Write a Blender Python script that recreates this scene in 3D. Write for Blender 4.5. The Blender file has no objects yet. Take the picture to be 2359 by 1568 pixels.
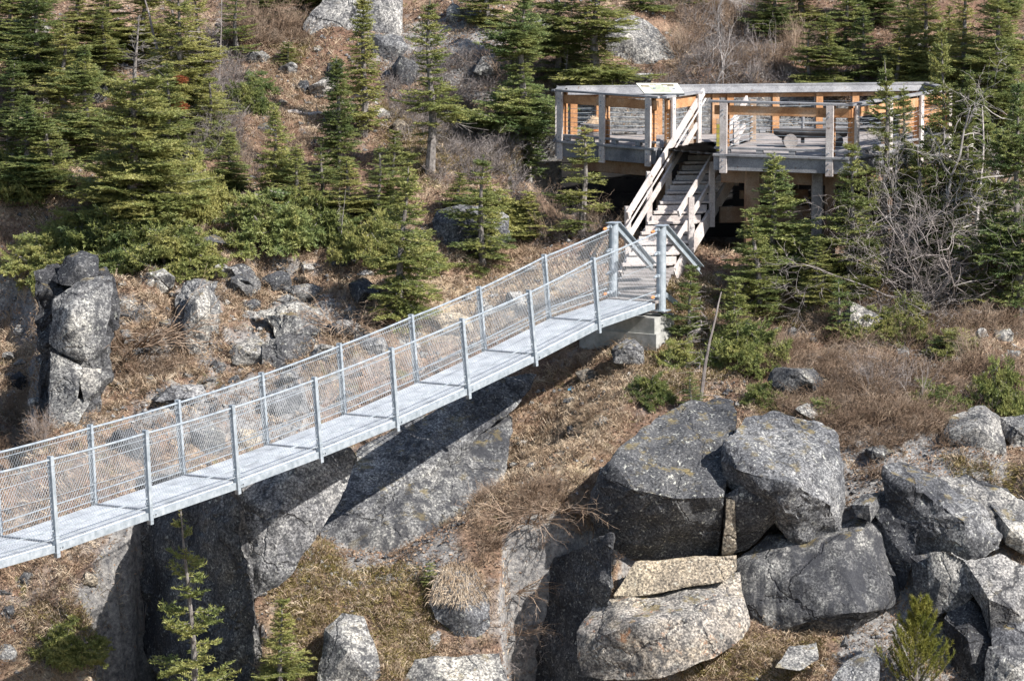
import bpy, bmesh, math, random
import numpy as np
from mathutils import Vector, Matrix, noise as mnoise

random.seed(7)
rng = np.random.default_rng(7)
scene = bpy.context.scene
COL = scene.collection

# ------------------------------------------------------------------ camera
W, H, F = 2358.0, 1568.0, 8000.0
PITCH = math.radians(8.0)
SP, CP = math.sin(PITCH), math.cos(PITCH)


def ray(px, py):
    x = (px - W / 2) / F
    u = -(py - H / 2) / F
    return Vector((x, CP + u * SP, -SP + u * CP))


def at(px, py, Y):
    d = ray(px, py)
    return d * (Y / d.y)


def project(X, Y, Z):
    dep = Y * CP - Z * SP
    up = Y * SP + Z * CP
    return W / 2 + F * X / dep, H / 2 - F * up / dep


cam = bpy.data.cameras.new("camera")
cam.sensor_width = 36
cam.lens = 36 * F / W
cam.clip_start = 0.5
cam.clip_end = 2000
camo = bpy.data.objects.new("camera", cam)
camo.rotation_euler = (math.radians(90) - PITCH, 0, 0)
COL.objects.link(camo)
scene.camera = camo

# ------------------------------------------------------------------ light
SUN = Vector((0.62, -0.42, 0.66)).normalized()
w = bpy.data.worlds.new("World")
scene.world = w
w.use_nodes = True
nt = w.node_tree
bg = nt.nodes["Background"]
sky = nt.nodes.new("ShaderNodeTexSky")
sky.sky_type = 'NISHITA'
sky.sun_disc = False
sky.sun_elevation = math.asin(SUN.z)
sky.sun_rotation = math.atan2(SUN.x, SUN.y)
nt.links.new(sky.outputs[0], bg.inputs[0])
bg.inputs[1].default_value = 0.092
sun = bpy.data.lights.new("sun", 'SUN')
sun.energy = 5.0
sun.angle = math.radians(0.5)
sun.color = (1.0, 0.96, 0.91)
suno = bpy.data.objects.new("sun", sun)
suno.rotation_euler = (-SUN).to_track_quat('-Z', 'Y').to_euler()
suno.location = SUN * 60 + Vector((0, 60, 0))
COL.objects.link(suno)
vs = scene.view_settings
vs.view_transform = 'Standard'
vs.look = 'None'
vs.exposure = 1.18
vs.gamma = 1.0
scene.cycles.max_bounces = 6
scene.cycles.diffuse_bounces = 3
scene.cycles.transparent_max_bounces = 4


# ------------------------------------------------------------------ object helpers
def tag(o, label=None, cat=None, group=None, kind=None):
    if label: o["label"] = label
    if cat: o["category"] = cat
    if group: o["group"] = group
    if kind: o["kind"] = kind
    return o


def link(o, parent=None):
    COL.objects.link(o)
    if parent is not None:
        o.parent = parent
    return o


def empty(name, loc=(0, 0, 0)):
    o = bpy.data.objects.new(name, None)
    o.location = loc
    o.empty_display_size = 0.2
    return link(o)


def np_mesh(name, verts, faces, mat, smooth=False):
    """verts (N,3), faces (M,k)"""
    verts = np.asarray(verts, dtype=np.float32)
    faces = np.asarray(faces, dtype=np.int32)
    me = bpy.data.meshes.new(name)
    me.vertices.add(len(verts))
    me.vertices.foreach_set("co", verts.ravel())
    k = faces.shape[1]
    me.loops.add(faces.size)
    me.loops.foreach_set("vertex_index", faces.ravel())
    me.polygons.add(len(faces))
    me.polygons.foreach_set("loop_start", np.arange(0, faces.size, k, dtype=np.int32))
    if smooth:
        me.polygons.foreach_set("use_smooth", np.ones(len(faces), dtype=bool))
    me.update(calc_edges=True)
    me.validate()
    if mat: me.materials.append(mat)
    return me


class MB:
    """collects shapes into one mesh"""

    def __init__(self):
        self.v, self.f = [], []

    def add(self, vs, fs):
        b = len(self.v)
        self.v += [tuple(x) for x in vs]
        self.f += [tuple(i + b for i in f) for f in fs]

    def beam(self, p0, p1, w, h, up=(0, 0, 1)):
        p0, p1 = Vector(p0), Vector(p1)
        d = (p1 - p0).normalized()
        up = Vector(up)
        s = d.cross(up)
        if s.length < 1e-4: s = d.cross(Vector((0, 1, 0)))
        s.normalize()
        u = s.cross(d).normalized()
        a, b = s * w / 2, u * h / 2
        c = min(w, h) * 0.09
        # lightly chamfered rectangular section
        sec = []
        for sx, sy in ((-1, -1), (1, -1), (1, 1), (-1, 1)):
            ax, ay = s * (sx * w / 2), u * (sy * h / 2)
            cx, cy = s * (-sx * c), u * (-sy * c)
            if sx * sy > 0:
                sec += [ax + ay + cy, ax + ay + cx]
            else:
                sec += [ax + ay + cx, ax + ay + cy]
        n = len(sec)
        vs_ = [p0 + q for q in sec] + [p1 + q for q in sec]
        fs_ = [(i, (i + 1) % n, n + (i + 1) % n, n + i) for i in range(n)]
        fs_ += [tuple(range(n - 1, -1, -1)), tuple(range(n, 2 * n))]
        self.add(vs_, fs_)
        return self

    def tube(self, pts, rad, n=6, cap=True):
        pts = [Vector(p) for p in pts]
        m = len(pts)
        if not hasattr(rad, '__len__'): rad = [rad] * m
        vs_, fs_ = [], []
        ref = None
        for i, p in enumerate(pts):
            d = (pts[min(i + 1, m - 1)] - pts[max(i - 1, 0)]).normalized()
            if ref is None:
                ref = d.orthogonal().normalized()
            ref = (ref - d * ref.dot(d))
            if ref.length < 1e-5: ref = d.orthogonal()
            ref.normalize()
            b = d.cross(ref)
            for k in range(n):
                a = 2 * math.pi * k / n
                vs_.append(p + (ref * math.cos(a) + b * math.sin(a)) * rad[i])
        for i in range(m - 1):
            for k in range(n):
                fs_.append((i * n + k, i * n + (k + 1) % n, (i + 1) * n + (k + 1) % n, (i + 1) * n + k))
        if cap:
            fs_.append(tuple(range(n - 1, -1, -1)))
            fs_.append(tuple(range((m - 1) * n, m * n)))
        self.add(vs_, fs_)
        return self

    def prism(self, poly, z0, z1):
        n = len(poly)
        vs_ = [(p[0], p[1], z0) for p in poly] + [(p[0], p[1], z1) for p in poly]
        fs_ = [(i, (i + 1) % n, n + (i + 1) % n, n + i) for i in range(n)]
        fs_ += [tuple(range(n - 1, -1, -1)), tuple(range(n, 2 * n))]
        self.add(vs_, fs_)
        return self

    def mesh(self, name, mat, smooth=False):
        me = bpy.data.meshes.new(name)
        me.from_pydata(self.v, [], self.f)
        if mat: me.materials.append(mat)
        if smooth: me.shade_smooth()
        me.update()
        return me

    def build(self, name, mat, parent=None, smooth=False):
        return link(bpy.data.objects.new(name, self.mesh(name, mat, smooth)), parent)


# ------------------------------------------------------------------ materials
def new_mat(name):
    m = bpy.data.materials.new(name)
    m.use_nodes = True
    t = m.node_tree
    b = t.nodes["Principled BSDF"]
    b.inputs["Specular IOR Level"].default_value = 0.25
    return m, t, b


def N(t, typ, **kw):
    n = t.nodes.new(typ)
    for k, v in kw.items():
        if k in n.inputs: n.inputs[k].default_value = v
        else: setattr(n, k, v)
    return n


def ramp(t, fac, stops, interp='LINEAR'):
    r = t.nodes.new("ShaderNodeValToRGB")
    r.color_ramp.interpolation = interp
    els = r.color_ramp.elements
    while len(els) < len(stops): els.new(0.5)
    for e, (p, c) in zip(els, stops):
        e.position = p
        e.color = (*c, 1) if len(c) == 3 else c
    t.links.new(fac, r.inputs[0])
    return r.outputs[0]


def noise_tex(t, vec, scale, detail=4, rough=0.6, dist=0.0):
    n = N(t, "ShaderNodeTexNoise", Scale=scale, Detail=detail, Roughness=rough, Distortion=dist)
    t.links.new(vec, n.inputs["Vector"])
    return n.outputs["Fac"]


def mix(t, fac, a, b, mode='MIX'):
    m = t.nodes.new("ShaderNodeMix")
    m.data_type = 'RGBA'
    m.blend_type = mode
    for s, v in ((m.inputs[0], fac), (m.inputs[6], a), (m.inputs[7], b)):
        if isinstance(v, (int, float)): s.default_value = v
        elif isinstance(v, tuple): s.default_value = (*v, 1)
        else: t.links.new(v, s)
    return m.outputs[2]


def bump(t, b, height, strength, dist):
    n = N(t, "ShaderNodeBump", Strength=strength, Distance=dist)
    t.links.new(height, n.inputs["Height"])
    t.links.new(n.outputs[0], b.inputs["Normal"])


def coord(t, out="Object"):
    return t.nodes.new("ShaderNodeTexCoord").outputs[out]


def mul(t, a, k):
    n = N(t, "ShaderNodeMath", operation='MULTIPLY')
    t.links.new(a, n.inputs[0])
    if isinstance(k, (int, float)): n.inputs[1].default_value = k
    else: t.links.new(k, n.inputs[1])
    return n.outputs[0]


def rock_mat(name, dark, mid, light, lich=0.5, rust=None, streak=False, sc=1.0):
    m, t, b = new_mat(name)
    geo = t.nodes.new("ShaderNodeNewGeometry")
    v = geo.outputs["Position"]
    big = noise_tex(t, v, 1.1 * sc, 5, 0.65, 0.4)
    fine = noise_tex(t, v, 26 * sc, 5, 0.75)
    c = ramp(t, big, [(0.32, dark), (0.5, mid), (0.68, light)])
    sp = ramp(t, fine, [(0.36, (0.16, 0.16, 0.18)), (0.5, (0.85, 0.85, 0.85)), (0.63, (2.0, 1.97, 1.9))])
    c = mix(t, 1.0, c, sp, 'MULTIPLY')
    oi = t.nodes.new("ShaderNodeObjectInfo")
    c = mix(t, 1.0, c, ramp(t, oi.outputs["Random"], [(0.0, (0.68, 0.69, 0.72)), (0.5, (0.92, 0.91, 0.89)), (1.0, (1.08, 1.04, 0.98))]), 'MULTIPLY')
    # dark lichen patches
    ln = noise_tex(t, v, 5.5 * sc, 6, 0.72, 0.3)
    c = mix(t, ramp(t, ln, [(0.50, (0, 0, 0)), (0.60, (lich,) * 3)]), c, (0.035, 0.036, 0.040))
    # pale lichen flecks
    pn = noise_tex(t, v, 13 * sc, 4, 0.7)
    c = mix(t, ramp(t, pn, [(0.60, (0, 0, 0)), (0.68, (0.7,) * 3)]), c, (0.42, 0.42, 0.37))
    # broad darker and paler stains
    bs = noise_tex(t, v, 0.55 * sc, 3, 0.6, 0.8)
    c = mix(t, 1.0, c, ramp(t, bs, [(0.36, (0.5, 0.51, 0.54)), (0.52, (1, 1, 1)), (0.68, (1.3, 1.28, 1.22))]), 'MULTIPLY')
    # joints and hairline cracks
    wv = N(t, "ShaderNodeTexNoise", Scale=2.2, Detail=4, Roughness=0.6)
    t.links.new(v, wv.inputs["Vector"])
    wa = N(t, "ShaderNodeVectorMath", operation='MULTIPLY_ADD')
    t.links.new(wv.outputs["Color"], wa.inputs[0])
    wa.inputs[1].default_value = (0.55, 0.55, 0.55)
    t.links.new(v, wa.inputs[2])
    vo = N(t, "ShaderNodeTexVoronoi", Scale=0.6 * sc, feature='DISTANCE_TO_EDGE')
    t.links.new(wa.outputs[0], vo.inputs["Vector"])
    crk = ramp(t, vo.outputs["Distance"], [(0.0, (1, 1, 1)), (0.007, (0.9,) * 3), (0.018, (0, 0, 0))])
    c = mix(t, mul(t, crk, ramp(t, bs, [(0.42, (0.9 if lich > .35 else 0,) * 3), (0.52, (0.0,) * 3)])), c, (0.02, 0.02, 0.022))
    if streak:
        mp = N(t, "ShaderNodeMapping")
        mp.inputs["Scale"].default_value = (3.2, 3.2, 0.25)
        t.links.new(v, mp.inputs[0])
        s = noise_tex(t, mp.outputs[0], 1.6, 4, 0.6)
        c = mix(t, ramp(t, s, [(0.47, (0, 0, 0)), (0.58, (0.85,) * 3)]), c, (0.028, 0.029, 0.034))
    if rust:
        rn = noise_tex(t, v, 3.0, 6, 0.75, 0.6)
        c = mix(t, ramp(t, rn, [(0.58, (0, 0, 0)), (0.66, (0.6,) * 3)]), c, rust)
    # moss on faces that look up, broken by noise
    nz = N(t, "ShaderNodeSeparateXYZ")
    t.links.new(geo.outputs["Normal"], nz.inputs[0])
    mo = noise_tex(t, v, 3.3, 5, 0.7)
    up = ramp(t, nz.outputs[2], [(0.72, (0, 0, 0)), (0.95, (1, 1, 1))])
    mm = mul(t, up, ramp(t, mo, [(0.54, (0, 0, 0)), (0.62, (0.75,) * 3)]))
    c = mix(t, mm, c, (0.15, 0.115, 0.045))
    t.links.new(c, b.inputs["Base Color"])
    b.inputs["Roughness"].default_value = 0.9
    h = mix(t, 0.35, noise_tex(t, v, 9, 8, 0.7), fine)
    h = mix(t, crk, h, (0.0, 0.0, 0.0))
    bump(t, b, h, 0.9, 0.05)
    return m


def foliage_mat(name, a, bb, c, trans=0.32):
    m, t, b = new_mat(name)
    v = coord(t)
    oi = t.nodes.new("ShaderNodeObjectInfo")
    add = N(t, "ShaderNodeVectorMath", operation='ADD')
    t.links.new(v, add.inputs[0])
    t.links.new(oi.outputs["Location"], add.inputs[1])
    n = noise_tex(t, add.outputs[0], 2.6, 4, 0.65)
    ad = N(t, "ShaderNodeMath", operation='MULTIPLY_ADD')
    t.links.new(oi.outputs["Random"], ad.inputs[0])
    ad.inputs[1].default_value = 0.26
    t.links.new(n, ad.inputs[2])
    col = ramp(t, ad.outputs[0], [(0.42, a), (0.6, bb), (0.8, c)])
    fn = noise_tex(t, v, 38, 2, 0.6)
    col = mix(t, 1.0, col, ramp(t, fn, [(0.3, (0.65,) * 3), (0.7, (1.35,) * 3)]), 'MULTIPLY')
    t.links.new(col, b.inputs["Base Color"])
    b.inputs["Roughness"].default_value = 0.55
    b.inputs["Specular IOR Level"].default_value = 0.3
    tr = t.nodes.new("ShaderNodeBsdfTranslucent")
    t.links.new(col, tr.inputs[0])
    ms = t.nodes.new("ShaderNodeMixShader")
    ms.inputs[0].default_value = trans
    t.links.new(b.outputs[0], ms.inputs[1])
    t.links.new(tr.outputs[0], ms.inputs[2])
    t.links.new(ms.outputs[0], t.nodes["Material Output"].inputs[0])
    return m


def var_mat(name, stops, scale, rough=0.85, bscale=None, bstr=0.4, bdist=0.01, stretch=None, spec=0.2):
    """colour ramp over noise of the world position"""
    m, t, b = new_mat(name)
    v = t.nodes.new("ShaderNodeNewGeometry").outputs["Position"]
    if stretch:
        mp = N(t, "ShaderNodeMapping")
        mp.inputs["Scale"].default_value = stretch
        t.links.new(v, mp.inputs[0])
        v = mp.outputs[0]
    n = noise_tex(t, v, scale, 5, 0.65)
    t.links.new(ramp(t, n, stops), b.inputs["Base Color"])
    b.inputs["Roughness"].default_value = rough
    b.inputs["Specular IOR Level"].default_value = spec
    if bscale:
        bump(t, b, noise_tex(t, v, bscale, 5, 0.7), bstr, bdist)
    return m


def wood_mat(name, a, bb, c, knots=(0.1, 0.05, 0.03)):
    m, t, b = new_mat(name)
    v = t.nodes.new("ShaderNodeNewGeometry").outputs["Position"]
    grain = noise_tex(t, v, 34, 4, 0.7, 1.5)
    big = noise_tex(t, v, 2.4, 4, 0.6)
    c1 = ramp(t, big, [(0.35, a), (0.5, bb), (0.66, c)])
    c1 = mix(t, 1.0, c1, ramp(t, grain, [(0.35, (0.62,) * 3), (0.6, (1.15,) * 3)]), 'MULTIPLY')
    kn = noise_tex(t, v, 9, 3, 0.6)
    c1 = mix(t, ramp(t, kn, [(0.66, (0, 0, 0)), (0.72, (0.7,) * 3)]), c1, knots)
    t.links.new(c1, b.inputs["Base Color"])
    b.inputs["Roughness"].default_value = 0.8
    bump(t, b, grain, 0.3, 0.006)
    return m


M = {}
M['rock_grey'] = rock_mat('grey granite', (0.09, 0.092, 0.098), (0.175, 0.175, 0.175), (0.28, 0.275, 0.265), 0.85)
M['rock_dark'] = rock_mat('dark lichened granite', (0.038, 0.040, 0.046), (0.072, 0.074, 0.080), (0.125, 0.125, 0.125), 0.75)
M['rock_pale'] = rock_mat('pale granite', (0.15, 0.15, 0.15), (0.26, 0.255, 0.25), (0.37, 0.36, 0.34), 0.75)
M['rock_streak'] = rock_mat('water streaked granite', (0.08, 0.082, 0.088), (0.155, 0.155, 0.155), (0.26, 0.255, 0.245), 0.5, streak=True)
M['rock_tan'] = rock_mat('fresh tan granite', (0.19, 0.162, 0.128), (0.25, 0.215, 0.17), (0.30, 0.265, 0.215), 0.3)
M['rock_rust'] = rock_mat('grey granite with orange lichen', (0.12, 0.12, 0.12), (0.22, 0.21, 0.20), (0.33, 0.29, 0.24), 0.8, rust=(0.40, 0.17, 0.06))
M['needles'] = foliage_mat('conifer needles', (0.08, 0.112, 0.038), (0.185, 0.205, 0.064), (0.31, 0.295, 0.10))
M['needles_blue'] = foliage_mat('spruce needles', (0.095, 0.14, 0.052), (0.20, 0.23, 0.078), (0.32, 0.31, 0.105))
M['needles_pine'] = foliage_mat('pine needles', (0.08, 0.10, 0.02), (0.15, 0.155, 0.028), (0.22, 0.20, 0.045))
M['needles_dead'] = foliage_mat('rusty needles', (0.16, 0.05, 0.02), (0.24, 0.08, 0.03), (0.3, 0.12, 0.05))
M['bark'] = var_mat('conifer bark', [(0.35, (0.07, 0.06, 0.055)), (0.65, (0.22, 0.20, 0.185))], 14, 0.9, 30, 0.6)
M['dead_wood'] = var_mat('silvery dead wood', [(0.3, (0.16, 0.14, 0.13)), (0.55, (0.30, 0.275, 0.26)), (0.75, (0.42, 0.39, 0.37))], 5, 0.8, 40, 0.5)
M['twig'] = var_mat('red brown twigs', [(0.3, (0.12, 0.078, 0.052)), (0.5, (0.225, 0.16, 0.112)), (0.72, (0.38, 0.31, 0.245))], 2.2)
M['twig_grey'] = var_mat('grey twigs', [(0.3, (0.10, 0.085, 0.08)), (0.5, (0.19, 0.165, 0.155)), (0.72, (0.32, 0.29, 0.27))], 3)
M['straw'] = var_mat('dry grass', [(0.3, (0.20, 0.135, 0.09)), (0.5, (0.37, 0.28, 0.19)), (0.7, (0.55, 0.465, 0.36))], 2.4)
M['straw_green'] = var_mat('heath', [(0.3, (0.13, 0.105, 0.035)), (0.5, (0.21, 0.17, 0.06)), (0.7, (0.34, 0.28, 0.13))], 3.4)
M['leaf'] = var_mat('dead leaves', [(0.3, (0.10, 0.052, 0.034)), (0.46, (0.19, 0.115, 0.075)), (0.60, (0.32, 0.235, 0.165)), (0.74, (0.48, 0.41, 0.33))], 9)
M['metal'] = var_mat('galvanised steel', [(0.32, (0.20, 0.23, 0.255)), (0.5, (0.29, 0.325, 0.355)), (0.68, (0.39, 0.42, 0.445))], 9, 0.5, spec=0.5)
M['metal'].node_tree.nodes["Principled BSDF"].inputs["Metallic"].default_value = 0.35
M['grate'] = var_mat('galvanised grating', [(0.3, (0.30, 0.315, 0.335)), (0.45, (0.43, 0.45, 0.475)), (0.65, (0.56, 0.58, 0.60))], 3, 0.45, spec=0.5)
M['metal_dark'] = var_mat('dull steel', [(0.35, (0.14, 0.16, 0.19)), (0.65, (0.24, 0.27, 0.31))], 12, 0.5, spec=0.5)
M['wire'] = var_mat('dull galvanised wire', [(0.35, (0.20, 0.22, 0.24)), (0.65, (0.33, 0.35, 0.37))], 8, 0.5, spec=0.4)
M['rust'] = var_mat('rusty turnbuckle', [(0.4, (0.35, 0.12, 0.04)), (0.6, (0.5, 0.22, 0.09))], 25)
M['wood_grey'] = wood_mat('weathered grey timber', (0.13, 0.13, 0.138), (0.19, 0.19, 0.198), (0.25, 0.246, 0.246))
M['wood_pale'] = wood_mat('pale weathered timber', (0.34, 0.30, 0.28), (0.43, 0.385, 0.36), (0.50, 0.465, 0.44))
M['wood_orange'] = wood_mat('orange sheltered timber', (0.28, 0.135, 0.06), (0.38, 0.20, 0.095), (0.42, 0.28, 0.18))
M['wood_post'] = wood_mat('timber post', (0.27, 0.18, 0.115), (0.33, 0.255, 0.195), (0.38, 0.335, 0.30))
M['wood_dark'] = wood_mat('dark creosoted timber', (0.035, 0.033, 0.035), (0.055, 0.052, 0.052), (0.09, 0.08, 0.075))
M['wood_fascia_shade'] = wood_mat('shade-toned weathered fascia', (0.085, 0.088, 0.098), (0.13, 0.132, 0.142), (0.19, 0.185, 0.185))  # weathered timber, darkened and blued to carry the shade on these boards
M['wood_shade_black'] = wood_mat('shade-black timber', (0.010, 0.010, 0.011), (0.016, 0.015, 0.015), (0.024, 0.022, 0.02))  # near black puts the under-deck shade into wall, joists and one post
M['wood_brown'] = wood_mat('brown timber', (0.13, 0.075, 0.045), (0.19, 0.115, 0.07), (0.22, 0.16, 0.11))
M['wood_step'] = wood_mat('stair timber', (0.16, 0.142, 0.135), (0.235, 0.212, 0.20), (0.30, 0.275, 0.26))
M['concrete'] = var_mat('concrete', [(0.35, (0.20, 0.20, 0.185)), (0.65, (0.32, 0.315, 0.295))], 6, 0.9, 30, 0.4)
M['sign_face'] = var_mat('sign face', [(0.4, (0.46, 0.46, 0.38)), (0.6, (0.54, 0.53, 0.45))], 6, 0.4)
M['sign_green'] = var_mat('sign print', [(0.4, (0.24, 0.27, 0.20)), (0.6, (0.33, 0.35, 0.27))], 12, 0.4)
M['sign_brown'] = var_mat('sign picture', [(0.4, (0.10, 0.09, 0.065)), (0.6, (0.25, 0.22, 0.16))], 16, 0.4)
M['yellow'] = var_mat('yellow lichened board', [(0.4, (0.20, 0.18, 0.035)), (0.6, (0.28, 0.25, 0.06))], 8)
M['blue'] = var_mat('blue plastic', [(0.4, (0.15, 0.4, 0.6)), (0.6, (0.3, 0.6, 0.8))], 8)

# ------------------------------------------------------------------ terrain
PA, PS = 30.94, 0.37          # the slope: z = -(PA - PS*Y)


def plane_pt(px, py):
    d = ray(px, py)
    t = -d.z / d.y
    Y = PA / (t + PS)
    return d * (Y / d.y)


_perm = rng.random((256, 256))


def vnoise(x, y):
    xi, yi = np.floor(x).astype(int), np.floor(y).astype(int)
    fx, fy = x - xi, y - yi
    fx, fy = fx * fx * (3 - 2 * fx), fy * fy * (3 - 2 * fy)
    g = lambda i, j: _perm[i & 255, j & 255]
    return ((g(xi, yi) * (1 - fx) + g(xi + 1, yi) * fx) * (1 - fy)
            + (g(xi, yi + 1) * (1 - fx) + g(xi + 1, yi + 1) * fx) * fy) * 2 - 1


def fbm(x, y, o=4, g=0.5):
    s, a = 0, 1.0
    for k in range(o):
        s = s + a * vnoise(x * 2 ** k + 17.3 * k, y * 2 ** k + 5.1 * k)
        a *= g
    return s


def poly_mask(X, Y, poly, soft):
    """1 well inside the polygon, 0 outside, smooth over `soft` metres"""
    inside = np.zeros(X.shape, bool)
    dist = np.full(X.shape, 1e9)
    n = len(poly)
    for i in range(n):
        (x0, y0), (x1, y1) = poly[i], poly[(i + 1) % n]
        c = (y0 > Y) != (y1 > Y)
        with np.errstate(divide='ignore', invalid='ignore'):
            xs = (x1 - x0) * (Y - y0) / (y1 - y0 + 1e-12) + x0
        inside ^= c & (X < xs)
        L2 = (x1 - x0) ** 2 + (y1 - y0) ** 2
        tt = np.clip(((X - x0) * (x1 - x0) + (Y - y0) * (y1 - y0)) / L2, 0, 1)
        dist = np.minimum(dist, np.hypot(X - x0 - tt * (x1 - x0), Y - y0 - tt * (y1 - y0)))
    k = np.clip(dist / soft, 0, 1)
    return np.where(inside, k * k * (3 - 2 * k), 0)


def pp(*pts):
    r = []
    for x, y in pts:
        q = plane_pt(x, y)
        r.append((q.x, q.y))
    return r


GULLY = pp((200, 1225), (330, 1090), (560, 1080), (570, 1230), (610, 1400), (690, 1568), (730, 1750), (360, 1750), (352, 1500), (285, 1430), (225, 1320))
LEFTLOW = pp((-250, 540), (60, 590), (120, 680), (112, 1000), (50, 1080), (-250, 1080))
HOLLOW = pp((1185, 1660), (1175, 1520), (1150, 1340), (1170, 1220), (1320, 1185), (1420, 1230), (1400, 1450), (1440, 1640))
PIT = [(-0.1, 66.4), (2.4, 64.5), (4.2, 64.0), (6.6, 62.9), (9.3, 66.5), (9.0, 70.3), (0.2, 70.3)]
STACK = pp((1330, 1330), (1420, 1180), (1700, 1130), (2040, 1130), (2358, 1100), (2500, 1300), (2400, 1620), (1320, 1620))
RUGGED = pp((70, 600), (500, 540), (850, 600), (1000, 760), (800, 960), (300, 1130), (0, 1180), (-100, 800))
BUMPS = [(120, 1330, 1.6, -1.0), (880, 1400, .7, .45), (1250, 1050, 1.6, 0.35), (1500, 960, 1.2, 0.3),
         (2250, 1100, 1.5, 0.5), (880, 1470, 0.8, 0.5), (300, 730, 0.9, 0.6), (420, 720, 1.8, 0.35), (800, 90, 1.6, 0.5),
         (1460, 120, 1.2, 0.4), (170, 760, 0.7, 0.5), (110, 900, 0.7, -0.5)]
BUMPW = [(plane_pt(x, y), r, d) for x, y, r, d in BUMPS]


def zg(X, Y):
    X, Y = np.asarray(X, float), np.asarray(Y, float)
    z = -(PA - PS * Y)
    yb = 54.9 + 0.35 * fbm(X * .5 + 7, Y * 0 + 2, 2)
    z = z - 0.5 * np.log1p(np.exp(np.clip((yb - Y) / .35, -40, 40))) * .35
    z = np.maximum(z, -24 + 0.3 * fbm(X * .2, Y * .2, 2))
    z = z + 0.34 * fbm(X * 0.33 + 3, Y * 0.33, 2) + 0.15 * fbm(X * 1.1, Y * 1.1 + 9, 2)
    rug = poly_mask(X, Y, RUGGED, 0.8)
    cr = 1 - np.abs(fbm(X * 1.3 + 40, Y * 1.3, 3))
    z = z + (0.045 + 0.05 * rug) * fbm(X * 4.2, Y * 4.2, 3) + rug * 0.30 * (np.round(cr * 5) / 5 - 0.8)
    z = z - 1.7 * np.exp(-((X + 1.3) ** 2 / 4.0 + (Y - 57.6 - .55 * (X + 1.3)) ** 2 / 3.2))
    for c, r, d in BUMPW:
        z = z + d * np.exp(-((X - c.x) ** 2 + (Y - c.y) ** 2) / (r * r))
    z = z - 5.0 * poly_mask(X + .3 * fbm(X * 1.4, Y * 1.4, 3), Y + .3 * fbm(X * 1.4 + 9, Y * 1.4, 3), GULLY, 0.3) - 5.0 * poly_mask(X + .12 * fbm(X * 1.4, Y * 1.4, 3), Y, HOLLOW, 0.3) - 0.9 * poly_mask(X, Y, LEFTLOW, 0.5) - 0.5 * poly_mask(X, Y, STACK, 0.6)
    pm = poly_mask(X, Y, PIT, 0.35)
    z = z * (1 - pm) + pm * np.minimum(z, -7.95 + 0.08 * fbm(X * 2, Y * 2, 2))
    return z


def zg1(x, y):
    return float(zg(np.array([x]), np.array([y]))[0])


_YS = np.arange(44, 110, 0.06)


def ground_at(px, py):
    """where the view through this point of the picture meets the hillside"""
    d = ray(px, py)
    X = d.x / d.y * _YS
    Z = d.z / d.y * _YS
    hit = np.nonzero(Z < zg(X, _YS))[0]
    Y = _YS[hit[0]] if len(hit) else plane_pt(px, py).y
    return d * (Y / d.y)


def axis(lo, hi, flo, fhi, fine, coarse):
    a = list(np.arange(flo, fhi, fine))
    s, x = fine, flo
    left = []
    while x > lo:
        s = min(coarse, s * 1.25); x -= s; left.append(x)
    s, x = fine, a[-1]
    right = []
    while x < hi:
        s = min(coarse, s * 1.25); x += s; right.append(x)
    return np.array(left[::-1] + a + right)


gx = axis(-70, 70, -11.5, 11.5, 0.075, 5)
gy = axis(-30, 190, 48.5, 77.0, 0.075, 5)
GX, GY = np.meshgrid(gx, gy)
GZ = zg(GX, GY)
nx, ny = len(gx), len(gy)
idx = np.arange(nx * ny).reshape(ny, nx)
faces = np.stack([idx[:-1, :-1], idx[:-1, 1:], idx[1:, 1:], idx[1:, :-1]], -1).reshape(-1, 4)


# what grows where: bare bedrock, straw, green heath, rusty litter (one value each per point of the ground)
def zone_values(X, Y):
    j = .25 * fbm(X * 1.3, Y * 1.3, 3), .25 * fbm(X * 1.3 + 50, Y * 1.3, 3)
    A, B = X + j[0], Y + j[1]
    z = []
    for polys, soft in ((BEDROCK, .25), (STRAW, .5), (GREEN, .4), (RUSTY, .5)):
        m = np.zeros(X.shape)
        for p in polys: m = np.maximum(m, poly_mask(A, B, p, soft))
        z.append(m)
    return z


BEDROCK = [pp((500, 1130), (800, 1030), (1240, 855), (1110, 1040), (1060, 1180), (1080, 1290), (800, 1290), (620, 1260), (560, 1330)), pp((400, 660), (520, 640), (500, 860), (420, 840)), pp((500, 760), (760, 640), (860, 700), (640, 860)),
           pp((330, 860), (720, 850), (700, 1000), (300, 1010)), pp((850, 60), (1180, 60), (1180, 220), (850, 180)), pp((1880, 1010), (2358, 1050), (2358, 1600), (1960, 1600)), pp((90, 600), (260, 590), (240, 1000), (90, 1000))]
STRAW = [pp((1130, 900), (1450, 800), (1560, 900), (1440, 1000), (1380, 1180), (1290, 1220), (1080, 1170), (1050, 1050)), pp((0, 600), (90, 640), (90, 960), (0, 960)), pp((0, 1280), (210, 1250), (330, 1460), (0, 1600)),
         pp((880, 640), (1180, 580), (1380, 640), (1240, 760), (900, 770)), pp((230, 600), (420, 600), (400, 680), (250, 700)), pp((1990, 1010), (2260, 1020), (2300, 1200), (2080, 1120))]
GREEN = [pp((640, 1440), (760, 1310), (970, 1300), (1010, 1420), (1000, 1640), (720, 1640)), pp((590, 1340), (740, 1240), (800, 1300), (650, 1420)), pp((1460, 820), (1700, 760), (1760, 860), (1520, 920)), pp((1990, 640), (2300, 690), (2260, 820), (1990, 800)),
         pp((40, 1390), (270, 1380), (240, 1540), (40, 1520)), pp((600, 100), (740, 80), (700, 170)), pp((880, 240), (1200, 240), (1240, 420), (900, 420))]
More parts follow.
